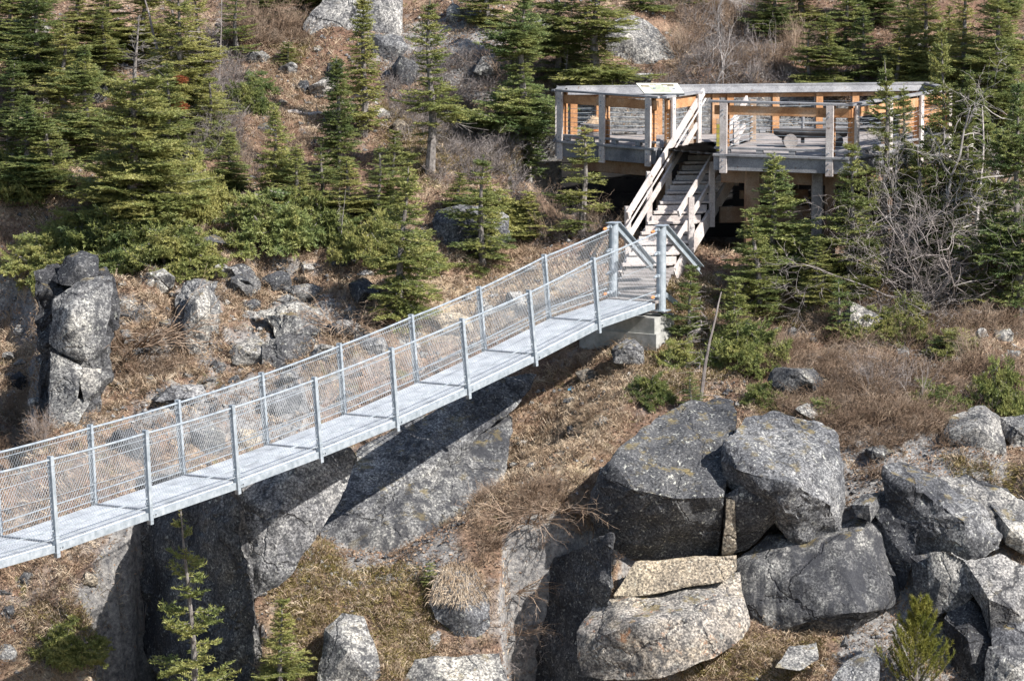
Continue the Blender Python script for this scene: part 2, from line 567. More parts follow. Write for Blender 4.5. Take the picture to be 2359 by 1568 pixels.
RUSTY = [pp((1040, 1080), (1300, 900), (1330, 1000), (1100, 1250)), pp((1560, -100), (2358, -100), (2358, 240), (1560, 230)), pp((1540, 560), (2358, 520), (2358, 900), (1600, 760)), pp((500, -100), (1000, -100), (760, 420), (520, 420)), pp((300, 1440), (420, 1480), (420, 1600), (260, 1600)), pp((1240, 520), (1400, 520), (1400, 620), (1220, 640))]


def ground_material():
    m, t, b = new_mat('hillside soil, dead grass and gravel')
    geo = t.nodes.new("ShaderNodeNewGeometry")
    v = geo.outputs["Position"]
    n1 = noise_tex(t, v, 0.75, 6, 0.62, 0.5)
    n2 = noise_tex(t, v, 3.6, 6, 0.7, 0.6)
    n3 = noise_tex(t, v, 17, 5, 0.75, 0.3)
    c = ramp(t, n1, [(0.30, (0.08, 0.048, 0.034)), (0.44, (0.165, 0.105, 0.072)), (0.55, (0.235, 0.165, 0.112)), (0.70, (0.33, 0.255, 0.18))])
    c = mix(t, ramp(t, n2, [(0.46, (0, 0, 0)), (0.56, (0.9,) * 3)]), c, (0.125, 0.080, 0.056))
    n4 = noise_tex(t, v, 2.2, 5, 0.65, 0.8)
    c = mix(t, ramp(t, n4, [(0.58, (0, 0, 0)), (0.66, (0.8,) * 3)]), c, (0.10, 0.10, 0.03))
    c = mix(t, 1.0, c, ramp(t, n3, [(0.3, (0.45,) * 3), (0.5, (0.95,) * 3), (0.7, (1.6, 1.55, 1.5))]), 'MULTIPLY')
    at_ = t.nodes.new("ShaderNodeAttribute")
    at_.attribute_name = "zones"
    sp_ = N(t, "ShaderNodeSeparateColor")
    t.links.new(at_.outputs["Color"], sp_.inputs[0])
    gl = lambda f, a, b_: mul(t, f, ramp(t, n3, [(0.3, (a,) * 3), (0.7, (b_,) * 3)]))
    c = mix(t, gl(sp_.outputs[1], .9, .35), c, (0.37, 0.30, 0.20))
    c = mix(t, gl(sp_.outputs[2], .95, .5), c, (0.105, 0.088, 0.03))
    c = mix(t, gl(at_.outputs["Alpha"], .9, .3), c, (0.12, 0.066, 0.044))
    # bare rock shows where the ground is steep
    nz = N(t, "ShaderNodeSeparateXYZ")
    t.links.new(geo.outputs["Normal"], nz.inputs[0])
    rk = noise_tex(t, v, 11, 6, 0.75)
    rc = ramp(t, rk, [(0.35, (0.07, 0.07, 0.075)), (0.55, (0.22, 0.21, 0.20)), (0.7, (0.38, 0.36, 0.33))])
    st = ramp(t, nz.outputs[2], [(0.45, (1, 1, 1)), (0.66, (0, 0, 0))])
    n5 = noise_tex(t, v, 1.7, 5, 0.7)
    st2 = ramp(t, n5, [(0.55, (0, 0, 0)), (0.63, (0.75,) * 3)])
    c = mix(t, st, c, rc)
    c = mix(t, mul(t, st2, 0.6), c, rc)
    c = mix(t, sp_.outputs[0], c, rc)
    t.links.new(c, b.inputs["Base Color"])
    b.inputs["Roughness"].default_value = 0.95
    h = mix(t, 0.5, n2, n3)
    bump(t, b, h, 0.9, 0.09)
    return m


M['ground'] = ground_material()
gme = np_mesh('hillside', np.stack([GX, GY, GZ], -1).reshape(-1, 3), faces, M['ground'], smooth=True)
_z = zone_values(GX, GY)
_ca = gme.color_attributes.new('zones', 'FLOAT_COLOR', 'POINT')
_ca.data.foreach_set('color', np.stack(_z, -1).reshape(-1).astype(np.float32))
hill = link(bpy.data.objects.new('hillside', gme))
tag(hill, 'steep rocky hillside of dry grass, dead leaves and broken granite', 'hillside', kind='structure')

# ------------------------------------------------------------------ suspension footbridge
BW = 0.95
HEAD = Vector((0.50, 0.866, 0))
PERP = Vector((-0.866, 0.50, 0))
near_px = [(115, 1050, 131, 1283), (334, 990, 346, 1207), (533, 932, 548, 1137), (723, 868, 738, 1065),
           (900, 800, 914, 993), (1063, 733, 1079, 918), (1217, 668, 1233, 843), (1365, 593, 1379, 767)]
tops, bots = [], []
for i, (tx, ty, bx, by) in enumerate(near_px):
    Y = 46.0 + 1.786 * i
    bots.append(at(bx, by, Y)); tops.append(at(tx, ty, Y - 0.02))


def extrap(a, n):
    P = np.array([tuple(p) for p in a])
    ii = np.arange(len(a))
    fit = [np.polyfit(ii, P[:, k], 2) for k in range(3)]
    return [Vector([np.polyval(f, j) for f in fit]) for j in range(-n, 0)]


EX = 4
tops = extrap(tops, EX) + tops
bots = extrap(bots, EX) + bots
NP = len(tops)
ANCH = at(1508, 697, 60.25)                       # deck edge where the bridge meets its anchor
ups = [(t - b).normalized() for t, b in zip(tops, bots)]
deckp = [b + u * 0.205 for b, u in zip(bots, ups)] + [ANCH + Vector((0, 0, 0.02))]
off = PERP * BW
bridge = empty('suspension_footbridge', deckp[-1])
bridge.location = (0, 0, 0)
tag(bridge, 'galvanised steel suspension footbridge with chain link sides, sloping up to the timber stairs', 'footbridge')

WIRE = 0.0065


def strip_wires(segs, r):
    """many straight wires as four sided bars in one mesh"""
    vs_, fs_ = [], []
    for p, q in segs:
        d = (q - p).normalized()
        a = d.cross(Vector((0.5, 0.86, 0)))
        a = a.normalized() if a.length > 1e-3 else Vector((1, 0, 0))
        b = d.cross(a)
        base = len(vs_)
        for e in (p, q):
            vs_ += [e + a * r, e + b * r, e - a * r, e - b * r]
        fs_ += [(base + k, base + (k + 1) % 4, base + 4 + (k + 1) % 4, base + 4 + k) for k in range(4)]
    return vs_, fs_


def mesh_segs(A0, B0, A1, B1, pitch=0.058):
    """diamond wires over the panel: A0-A1 along the bottom, B0-B1 along the top"""
    L = (A1 - A0).length
    Hh = (B0 - A0).length
    asp = 1.35                           # diamonds taller than wide
    segs = []
    pt = lambda s, h: (A0.lerp(A1, s / L)).lerp(B0.lerp(B1, s / L), h / Hh)
    k = -Hh / asp
    while k < L:
        for sgn in (1, -1):
            # s = k + h/asp  (or mirrored)
            s0, s1 = k, k + Hh / asp
            h0, h1 = 0.0, Hh
            if s0 < 0: h0 = -s0 * asp; s0 = 0.0
            if s1 > L: h1 = Hh - (s1 - L) * asp; s1 = L
            if h1 - h0 > 0.01:
                if sgn > 0: segs.append((pt(s0, h0), pt(s1, h1)))
                else: segs.append((pt(s0, Hh - h0), pt(s1, Hh - h1)))
        k += pitch
    return segs


for side in (0, 1):
    o = off * side
    for i in range(NP):
        b, t, u = bots[i] + o, tops[i] + o, ups[i]
        m = MB()
        m.beam(b, t, 0.075, 0.05, up=HEAD)
        m.beam(b + u * 0.002 + PERP * 0.03 * (1 if side else -1), t - u * 0.004 + PERP * 0.03 * (1 if side else -1), 0.016, 0.072, up=HEAD)
        out = -PERP if side == 0 else PERP
        for hgt in (0.06, 0.25, 0.29, 1.12, 1.20):
            c = b + u * hgt * (t - b).length / 1.32
            m.beam(c + HEAD * 0.03, c - HEAD * 0.042, 0.085, 0.018, up=u)
        m.build('railing_post', M['metal'], bridge)
    # anchor end of this side
    anch_top = at(1512, 536, 60.2) + o
    anch_low = ANCH + Vector((0, 0, 0.16)) + o
    for i in range(NP):
        u0, last = ups[i], i == NP - 1
        u1 = ups[i + 1] if not last else Vector((0, 0, 1))
        d0, d1 = deckp[i] + o, deckp[i + 1] + o
        t0 = tops[i] + o - u0 * 0.05
        t1 = tops[i + 1] + o - u1 * 0.05 if not last else anch_top
        sag = lambda p, q, s, a=0.008: p.lerp(q, s) - Vector((0, 0, a * 4 * s * (1 - s)))
        m = MB()
        m.tube([sag(t0, t1, k / 5) for k in range(6)], 0.016, 6)
        m.build('handrail_cable', M['metal'], bridge)
        m = MB()
        l0, l1 = d0 + u0 * 0.17, d1 + u1 * 0.17
        m.tube([l0, l1], 0.011, 5)
        m.tube([d0.lerp(t0, 0.55), d1.lerp(t1, 0.55)], 0.005, 4)
        m.tube([d0.lerp(t0, 0.93), d1.lerp(t1, 0.93)], 0.005, 4)
        m.tube([d0 + u0 * 0.05, d1 + u1 * 0.05], 0.008, 4)
        m.build('side_cable', M['metal'], bridge)
        m = MB()
        m.add(*strip_wires(mesh_segs(d0 + u0 * 0.03, t0 - u0 * 0.01, d1 + u1 * 0.03, t1 - u1 * 0.01), 0.0018))
        m.build('chain_link_panel', M['wire'], bridge)
        # edge channel
        m = MB()
        e0, e1 = d0 - u0 * 0.085, d1 - u1 * 0.085
        inn = PERP * (0.03 if side == 0 else -0.03)
        m.beam(e0, e1, 0.012, 0.10, up=(0, 0, 1))
        m.beam(e0 + inn + u0 * 0.044, e1 + inn + u1 * 0.044, 0.048, 0.01, up=(0, 0, 1))
        m.beam(e0 + inn - u0 * 0.044, e1 + inn - u1 * 0.044, 0.048, 0.01, up=(0, 0, 1))
        dd = (e1 - e0).normalized()
        for s in (0.05, 0.11):
            c = e0.lerp(e1, 0) + dd * (s + 0.02) - inn * 0.3
            m.beam(c, c - inn.normalized() * 0.02, 0.02, 0.02)
        m.build('edge_channel', M['metal'], bridge)

for i in range(NP):
    d0, d1 = deckp[i], deckp[i + 1]
    dirv = (d1 - d0)
    L = dirv.length
    dirv.normalize()
    upn = PERP.cross(dirv) * -1
    if upn.z < 0: upn = -upn
    a, b = PERP * 0.03, PERP * (BW - 0.03)
    m = MB()
    segs = []
    n = int(L / 0.046)
    for k in range(n):
        c = d0 + dirv * (0.03 + k * (L - 0.05) / n) - upn * 0.010
        # waved slats of the walking surface
        pts = [c + a.lerp(b, s / 8) + dirv * (0.006 * (-1) ** s) for s in range(9)]
        for p, q in zip(pts[:-1], pts[1:]):
            m.add([p - dirv * .0225 + upn * .005, p + dirv * .0225, q + dirv * .0225, q - dirv * .0225 + upn * .005,
                   p - dirv * .0225 - upn * .014, q - dirv * .0225 - upn * .014],
                  [(0, 1, 2, 3), (0, 3, 5, 4)])
    for s in np.linspace(0.02, 0.98, 9):
        p = d0 + a.lerp(b, s) - upn * 0.03
        m.beam(p + dirv * 0.02, p + dirv * (L - 0.02), 0.006, 0.03, up=upn)
    m.build('deck_panel', M['grate'], bridge)
    m = MB()
    c = d0 - upn * 0.045
    m.beam(c - PERP * 0.02, c + PERP * (BW + 0.02), 0.05, 0.055, up=upn)
    c = d0 - upn * 0.0
    m.beam(c + PERP * 0.02 - dirv * 0.012, c + PERP * (BW - 0.02) - dirv * 0.012, 0.02, 0.03, up=upn)
    m.build('cross_beam', M['metal_dark'], bridge)

# anchor posts with their braces
for side in (0, 1):
    o = off * side
    m = MB()
    base = at(1522, 716, 60.45) + o
    top = at(1523, 520, 60.45) + o
    if side: base = base - Vector((0, 0, 0.05))
    m.tube([base, top], 0.086, 16)
    cap = top + Vector((0, 0, 0.004))
    m.beam(cap - HEAD * 0.13, cap + HEAD * 0.12, 0.19, 0.012)
    m.beam(base - HEAD * 0.14 + Vector((0, 0, .01)), base + HEAD * 0.14 + Vector((0, 0, .01)), 0.26, 0.02)
    ap = m.build('anchor_post', M['metal'], bridge, smooth=False)
    tip = at(1611, 622, 61.6) + o
    m = MB()
    st = top + HEAD * 0.07 + Vector((0, 0, -0.05))
    dv = (tip - st).normalized()
    sd = dv.cross(Vector((0, 0, 1))).normalized()
    un = sd.cross(dv)
    m.beam(st, tip, 0.014, 0.15, up=un)
    m.beam(st + un * .075 + sd * .03, tip + un * .075 + sd * .03, 0.075, 0.012, up=un)
    m.beam(st - un * .075 + sd * .03, tip - un * .075 + sd * .03, 0.075, 0.012, up=un)
    m.build('back_brace', M['metal'], bridge)
    m = MB()
    lt = base + Vector((0.0, 0.06, 0.33))
    m.beam(lt, lt + Vector((0.28, 0.3, -0.24)), 0.06, 0.09)
    m.build('foot_brace', M['metal'], bridge)
    for hz, aim in ((0.0, tops[-1] + o - ups[-1] * .05), (-0.42, deckp[-2] + o + ups[-1] * .64), (-0.82, deckp[-2] + o + ups[-1] * .3), (-1.17, deckp[-2] + o + ups[-1] * .1)):
        m = MB()
        s0 = at(1516, 528, 60.35) + o + Vector((0, 0, hz))
        dv = (aim - s0).normalized()
        m.tube([s0, s0 + dv * .14], 0.022, 6)
        m.beam(s0 - dv * .02, s0 + dv * .05, 0.07, 0.05)
        ck = m.build('cable_clamp', M['metal'], bridge)
        if hz in (0.0, -1.17):
            m = MB()
            m.tube([s0 + dv * .14, s0 + dv * .20, s0 + dv * .25], [0.018, 0.03, 0.016], 8)
            m.build('turnbuckle', M['rust'], ck)

# concrete footing under the anchor posts
m = MB()
fc = at(1500, 712, 60.5)
a, b = fc - PERP * 0.22 - HEAD * 0.3, fc + PERP * (BW + 0.3) - HEAD * 0.3
c, d = b + HEAD * 0.75, a + HEAD * 0.75
foot = MB()
ztop = fc.z - 0.11
foot.prism([(p.x, p.y) for p in (a, d, c, b)], ztop - 0.5, ztop)
foot.prism([(p.x, p.y) for p in (a - HEAD * .05 - PERP * .06, d + HEAD * .05 - PERP * .06, c + HEAD * .05, b - HEAD * .05)], ztop - 1.0, ztop - 0.28)
f = foot.build('concrete_footing', M['concrete'])
tag(f, 'pale concrete block carrying the bridge anchor posts', 'footing')

# ------------------------------------------------------------------ viewing platform
DZ = -5.5
LC = Vector((0.90, 66.95, DZ)); FC = Vector((2.74, 65.12, DZ)); N1 = Vector((3.02, 65.30, DZ)); N2 = Vector((3.56, 66.42, DZ))
N3 = Vector((4.56, 66.62, DZ)); RL = Vector((3.74, 64.02, DZ)); RC = Vector((6.15, 63.12, DZ)); RB = Vector((8.45, 67.3, DZ)); BR = Vector((8.25, 69.1, DZ)); BL = Vector((0.98, 67.9, DZ))
plat = empty('viewing_platform')
tag(plat, 'weathered timber viewing platform with cable railings on posts above the stairs', 'viewing platform')
UP = Vector((0, 0, 1))
deck_poly = [LC, FC, N1, N2, N3, RL, RC, RB, BR, BL]
# deck boards: clipped strips of the outline
bm = bmesh.new()
vs_ = [bm.verts.new((p.x, p.y, DZ)) for p in deck_poly]
bm.faces.new(vs_)
bmesh.ops.triangulate(bm, faces=bm.faces[:])
for y in np.arange(63.0, 69.4, 0.145):
    for e in (0, 0.008):
        bmesh.ops.bisect_plane(bm, geom=bm.verts[:] + bm.edges[:] + bm.faces[:], plane_co=(0, y + e, DZ), plane_no=(0.03, 1, 0))
gap = [f for f in bm.faces if ((f.calc_center_median().y + 0.03 * f.calc_center_median().x - 63.0) % 0.145) < 0.0075]
bmesh.ops.delete(bm, geom=gap, context='FACES')
for f in bm.faces:
    if f.normal.z < 0: f.normal_flip()
r = bmesh.ops.extrude_face_region(bm, geom=bm.faces[:])
bmesh.ops.translate(bm, verts=[e for e in r['geom'] if isinstance(e, bmesh.types.BMVert)], vec=(0, 0, -0.04))
bmesh.ops.recalc_face_normals(bm, faces=bm.faces[:])
me = bpy.data.meshes.new('deck_boards')
bm.to_mesh(me); bm.free()
me.materials.append(M['wood_step'])
link(bpy.data.objects.new('deck_boards', me), plat)


def fascia(P, Q, mat='wood_fascia_shade', h=0.27, z=-0.09):
    n = (Q - P).cross(UP).normalized()
    m = MB()
    m.beam(P + n * 0.03 + UP * (z - h / 2 + .045), Q + n * 0.03 + UP * (z - h / 2 + .045), 0.05, h)
    m.build('fascia_board', M[mat], plat)
    m = MB()
    m.beam(P + n * 0.055 - UP * 0.028, Q + n * 0.055 - UP * 0.028, 0.11, 0.045)
    m.build('deck_edge_board', M['wood_grey'], plat)


for P, Q in ((LC, FC), (FC, N1), (N1, N2), (RC, RB), (BL, LC)):
    fascia(P, Q)
fascia(RL, RC, 'wood_grey')
fascia(N2, N3, 'wood_step', 0.2)


def bolt_post(p, n, z0, z1, mat='wood_post', bolts=True, w=0.14, th=0.045):
    """a railing post: two planks either side of the rail, bolted through"""
    t = n.cross(UP).normalized()
    m = MB()
    m.beam(p + n * 0.075 + UP * z0, p + n * 0.075 + UP * z1, w, th, up=n)
    o = m.build('railing_post', M['wood_pale' if mat == 'wood_post' else mat], plat)
    m = MB()
    m.beam(p - n * 0.055 + UP * (z0 + .05), p - n * 0.055 + UP * z1, w, th, up=n)
    m.beam(p + n * 0.01 + t * 0.02 + UP * (z0 + .02), p + n * 0.01 + t * 0.02 + UP * (z1 - .1), 0.09, 0.088, up=n)
    m.build('post_core', M['wood_orange' if mat == 'wood_post' else mat], o)
    if bolts:
        for hz in (-0.24, -0.13, 0.06, 0.72, 0.80):
            if z0 < hz < z1:
                mm = MB()
                c = p + n * 0.097 + UP * hz + t * 0.012
                mm.tube([c, c + n * 0.014], 0.014, 6)
                mm.build('bolt', M['metal_dark'], o)
    return o


RH = 0.93


def railing(P, Q, posts, inner=True, z0=-0.36, cap_w=0.16, cap=True, beam_mat='wood_orange', ext=(0, 0), bolts=True, toe=True, post_mat='wood_post'):
    d = (Q - P).normalized()
    n = d.cross(UP).normalized()
    P2, Q2 = P - d * ext[0], Q + d * ext[1]
    if cap:
        m = MB()
        m.beam(P2 + UP * (RH + .02), Q2 + UP * (RH + .02), cap_w, 0.04)
        m.build('rail_cap', M['wood_grey'], plat)
    m = MB()
    m.beam(P + UP * (RH - .135) + n * 0.01, Q + UP * (RH - .135) + n * 0.01, 0.045, 0.17)
    m.build('rail_board', M[beam_mat], plat)
    for s in posts:
        bolt_post(P.lerp(Q, s), n, z0, RH - 0.003, bolts=bolts, mat=post_mat)
    m = MB()
    for k in range(6):
        z = 0.18 + k * 0.088
        m.tube([P + UP * z + n * 0.01, P.lerp(Q, .5) + UP * (z - .006) + n * 0.01, Q + UP * z + n * 0.01], 0.0055, 4)
    m.build('railing_cable', M['metal'], plat)
    if toe:
        m = MB()
        L = (Q - P).length
        m.beam(P + UP * 0.095 - n * 0.0, Q + UP * 0.095 - n * 0.0, 0.09, 0.04)
        s = 0.25
        while s < L - 0.1:
            c = P + d * s
            m.beam(c - d * 0.06 + UP * 0.04, c + d * 0.06 + UP * 0.04, 0.08, 0.07)
            s += 0.62
        m.build('toe_rail', M['wood_grey'], plat)


railing(LC, FC, (0.04, 0.47, 0.93), ext=(0.12, 0.06))
railing(FC + Vector((.16, .06, 0)), N2, (0.10, 0.92), z0=-0.3, ext=(0.16, 0.05))
railing(RL, RC, (0.075, 0.86), ext=(0.1, 0.08))
railing(RC, RB, (0.03, 0.36, 0.68, 0.98), ext=(0.08, 0.1), beam_mat='wood_orange', post_mat='wood_post')
railing(RB, BR, (0.5,), bolts=False, post_mat='wood_grey')
railing(BR, BL, (0.06, 0.2, 0.3, 0.42, 0.545, 0.585, 0.74, 0.9, 0.97), ext=(0.1, 0.1), bolts=False, cap_w=0.2)
railing(BL, LC, (0.5,), ext=(0.05, 0.05), bolts=False)
# inner rail along the stair opening
iq = Vector((4.62, 66.58, DZ)); ip = Vector((3.98, 64.25, DZ))
m = MB()
m.beam(iq + UP * .0, iq + UP * .80, 0.12, 0.09); m.build('railing_post', M['wood_post'], plat)
m = MB()
for k in range(7):
    z = 0.08 + k * 0.1
    m.tube([ip + UP * z, iq + UP * z], 0.006, 4)
    m.tube([ip.lerp(iq, .93) + UP * z, iq + UP * z], 0.016, 5)
m.build('railing_cable', M['metal'], plat)
# wide grey board that tops the back rail, leaning in
m = MB()
pb, qb = BL + Vector((0.1, -0.1, RH - .05)), BR + Vector((0, -0.1, RH - .05))
m.beam(pb, qb, 0.03, 0.17, up=Vector((0, 0.5, 1)))
m.build('back_rail_board', M['wood_grey'], plat)
# supports
for x, y, mat, wd in ((3.30, 66.3, 'wood_step', .2), (4.45, 64.12, 'wood_brown', .28), (5.62, 63.75, 'wood_step', .2), (5.86, 63.72, 'wood_brown', .2), (1.6, 66.9, 'wood_shade_black', .22), (7.2, 66.6, 'wood_brown', .22), (2.85, 65.9, 'wood_brown', .2), (8.1, 67.9, 'wood_brown', .22)):
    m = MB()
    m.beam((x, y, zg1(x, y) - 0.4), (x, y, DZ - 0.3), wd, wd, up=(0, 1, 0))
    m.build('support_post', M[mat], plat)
for P, Q in ((Vector((1.2, 66.95, DZ - .46)), Vector((2.9, 65.45, DZ - .46))), (Vector((3.9, 64.4, DZ - .46)), Vector((6.2, 63.6, DZ - .46))), (Vector((1.2, 68.6, DZ - .5)), Vector((8, 68.9, DZ - .5))), (Vector((6.3, 63.7, DZ - .46)), Vector((8.2, 67.2, DZ - .46)))):
    m = MB()
    m.beam(P, Q, 0.14, 0.24)
    m.build('floor_beam', M['wood_brown'], plat)
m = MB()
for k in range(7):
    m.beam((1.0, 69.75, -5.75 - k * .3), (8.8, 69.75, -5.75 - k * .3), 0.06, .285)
m.build('added_dark_wall', M['wood_shade_black'], plat)  # made-up wall, added so the void below the deck looks dark
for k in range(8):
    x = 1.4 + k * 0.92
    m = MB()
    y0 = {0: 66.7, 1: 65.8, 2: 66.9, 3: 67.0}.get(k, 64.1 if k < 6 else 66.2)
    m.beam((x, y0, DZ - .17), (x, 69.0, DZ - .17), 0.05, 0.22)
    m.build('floor_joist', M['wood_shade_black'], plat)  # joist colour holds the shade under the deck
m = MB()
m.beam((3.9, 65.0, DZ - 1.25), (5.6, 65.2, DZ - 1.25), 0.1, 0.3)
m.beam((4.3, 65.3, DZ - .9), (5.6, 65.5, DZ - .9), 0.1, 0.16)
m.build('cross_brace', M['wood_brown'], plat)
# sheltered plank wall at the right-hand end
m = MB()
pw, qw = RC.lerp(RB, .52), RC.lerp(RB, 1.0)
for k in range(5):
    z = 0.28 + k * 0.095
    m.beam(pw + UP * z + Vector((-.06, .03, 0)), qw + UP * z + Vector((-.06, .03, 0)), 0.03 + .006 * (k % 2), 0.09)
m.build('plank_panel', M['wood_orange'], plat)

# ------------------------------------------------------------------ stairs
st = empty('timber_stairs')
tag(st, 'open timber stairs climbing from the footbridge to the platform', 'stairs')
TL, TR = Vector((3.60, 66.40, DZ)), Vector((4.52, 66.55, DZ))
DX, DYs, RZ, NS = -0.125, -0.27, 0.163, 12
step = Vector((DX, DYs, -RZ))
wdir = (TR - TL).normalized()
for k in range(1, NS + 1):
    l, r = TL + step * k, TR + step * k
    run = Vector((DX, DYs, 0)).normalized()
    m = MB()
    c = run * 0.15
    # two planks to each tread
    m.beam(l + c - run * .075, r + c - run * .075, 0.14, 0.045)
    m.beam(l + c + run * .073, r + c + run * .073, 0.14, 0.045)
    tr = m.build('tread', M['wood_pale'], st)
    m = MB()
    m.beam(l + run * .02 + UP * (RZ / 2 - .02), r + run * .02 + UP * (RZ / 2 - .02), 0.03, RZ - .055)
    m.build('riser', M['wood_pale'], st)
for P in (TL, TR):
    m = MB()
    s = wdir * (0.03 if P is TR else -0.03)
    a = P + s * 1.2 - UP * 0.15 + step * 0.2
    b = P + s * 1.2 + step * (NS + .7) - UP * 0.12
    m.beam(a, b, 0.06, 0.26)
    m.build('stringer', M['wood_pale'], st)


def spost(P, k, z1, z0=-0.35, side=1, mat='wood_pale'):
    b = P + step * k + wdir * 0.08 * side
    m = MB()
    m.beam(b + UP * z0, b + UP * z1, 0.09, 0.11, up=wdir)
    m.build('handrail_post', M[mat], st)
    return b


HR = 0.92
for k in (2.8, 6.9, 10.4): spost(TR, k, HR + (-.02), -0.32, 1)
for k in (1.0, 4.6, 7.8, 11.2): spost(TL, k, HR - 0.02, -0.5, -1, 'wood_pale' if k > 6 else 'wood_post')


def srail(P, k0, k1, z, h, side, name='handrail', th=0.05, mat='wood_pale', xo=0.15):
    m = MB()
    a = P + step * k0 + wdir * xo * side + UP * z
    b = P + step * k1 + wdir * xo * side + UP * z
    m.beam(a, b, th, h)
    m.build(name, M[mat], st)


srail(TL, -0.6, 11.9, HR - .06, 0.15, -1, xo=0.005, th=.042)
srail(TL, 0.4, 12.0, HR - .50, 0.115, -1, 'lower_rail', xo=0.005, th=.042)
srail(TR, 0.2, 11.8, HR - .06, 0.13, 1, xo=0.005, th=.042)
srail(TR, 0.6, 12.0, HR - .50, 0.105, 1, 'lower_rail', xo=0.005, th=.042)
m = MB()
a = TL + step * -0.4 + wdir * 0.06 + UP * (HR - .165); b = TL + step * 12.6 + wdir * 0.06 + UP * (HR - .165)
m.tube([a, b], 0.017, 8)
m.build('grab_rail', M['wood_pale'], st)
# landing between stairs and bridge
m = MB()
lz = TL.z - RZ * (NS + .6)
a = TL + step * (NS + .5); a.z = lz
b = ANCH + PERP * BW + HEAD * 0.1; b.z = ANCH.z - 0.0
for k in range(9):
    p = b.lerp(a, k / 8); q = (ANCH + HEAD * 0.1).lerp(TR + step * (NS + .5), k / 8)
    q.z = p.z
    m.beam(p + HEAD * .05, q + HEAD * .05, 0.26, 0.05)
m.build('landing', M['wood_step'], st)

# ------------------------------------------------------------------ things on the platform
def log_bench():
    b = empty('log_bench')
    tag(b, 'dark half-log bench with a pole back rest standing on the platform deck', 'bench')
    y = 65.35
    x0, x1 = at(1782, 310, y).x, at(1950, 310, y).x
    zs = DZ + 0.33
    m = MB()
    sec = []
    n = 9
    for e, x in enumerate((x0, x0 + .12, x1 - .1, x1)):
        sc = (0.55, 1, 1, .8)[e]
        for k in range(n):
            a = math.pi + math.pi * k / (n - 1)
            sec.append(Vector((x, y + math.cos(a) * 0.19, zs + math.sin(a) * 0.17 * sc)))
    fs_ = [(i * n + k, i * n + k + 1, (i + 1) * n + k + 1, (i + 1) * n + k) for i in range(3) for k in range(n - 1)]
    fs_ += [(i * n, (i + 1) * n, (i + 1) * n + n - 1, i * n + n - 1) for i in range(3)]
    fs_ += [tuple(range(n)), tuple(range(3 * n, 4 * n))]
    m.add(sec, fs_)
    m.build('seat', M['wood_dark'], b)
    for x in (x0 + .30, x1 - .22):
        m = MB()
        m.tube([(x, y - .25, DZ + .12), (x, y + .25, DZ + .12)], 0.135, 14)
        m.build('log_leg', M['wood_step'] if x < x0 + .5 else M['wood_dark'], b)
    yb = y + 0.25
    pts = lambda a, c: [at(a[0], a[1], yb), at((a[0] + c[0]) / 2, (a[1] + c[1]) / 2 - 1, yb), at(c[0], c[1], yb)]
    m = MB(); m.tube(pts((1811, 259), (1985, 270)), 0.034, 8); m.build('back_rail', M['wood_grey'], b)
    m = MB(); m.tube(pts((1838, 284), (1968, 287)), 0.03, 8); m.build('back_rail', M['wood_grey'], b)
    for xa, ya in ((1849, 274), (1962, 262)):
        t = at(xa, ya - 8, yb)
        m = MB(); m.tube([(t.x, t.y, DZ + .05), (t.x, t.y, t.z - .03), t], [.036, .034, .012], 8); m.build('back_post', M['wood_grey'], b)


log_bench()
pl = empty('barrel_planter')
tag(pl, 'round wooden half-barrel planter with dry straw, standing on the platform', 'planter')
c = at(1371, 318, 67.1); c.z = DZ
m = MB(); m.tube([c, c + UP * .1, c + UP * .28], [.24, .27, .285], 20); m.build('barrel', M['wood_step'], pl)
m = MB(); m.tube([c + UP * .17, c + UP * .21], [.285, .288], 20); m.build('hoop', M['rust'], pl)
m = MB(); m.tube([c + UP * .26, c + UP * .30], [.295, .295], 20); m.build('rim', M['wood_grey'], pl)
m = MB()
for k in range(240):
    a, rr = random.uniform(0, 6.28), random.uniform(0, .2)
    p = c + Vector((math.cos(a) * rr, math.sin(a) * rr, .28 + (.2 - rr) * .7))
    q = p + Vector((random.uniform(-.09, .09), random.uniform(-.09, .09), random.uniform(-.02, .07)))
    s = Vector((.006, .003, .003))
    m.add([p - s, p + s, q], [(0, 1, 2)])
m.tube([c + UP * .28, c + UP * .38, c + UP * .43], [.22, .11, .03], 9)
m.build('dry_stems', M['straw'], pl)

sg = empty('information_sign')
tag(sg, 'cream interpretive sign panel tilted on top of the platform rail', 'sign')
ys = 65.35
q = [at(1485, 216, ys), at(1576, 216, ys), at(1560, 192, ys + .28), at(1464.6, 192, ys + .28)]
nrm = (q[1] - q[0]).cross(q[3] - q[0]).normalized()


def sheet(u0, v0, u1, v1, off_, th):
    f_ = lambda u, v: q[0].lerp(q[1], u).lerp(q[3].lerp(q[2], u), v)
    a = [f_(u0, v0), f_(u1, v0), f_(u1, v1), f_(u0, v1)]
    vs_ = [p + nrm * off_ for p in a] + [p + nrm * (off_ - th) for p in a]
    return vs_, [(0, 1, 2, 3), (7, 6, 5, 4), (0, 4, 5, 1), (1, 5, 6, 2), (2, 6, 7, 3), (3, 7, 4, 0)]


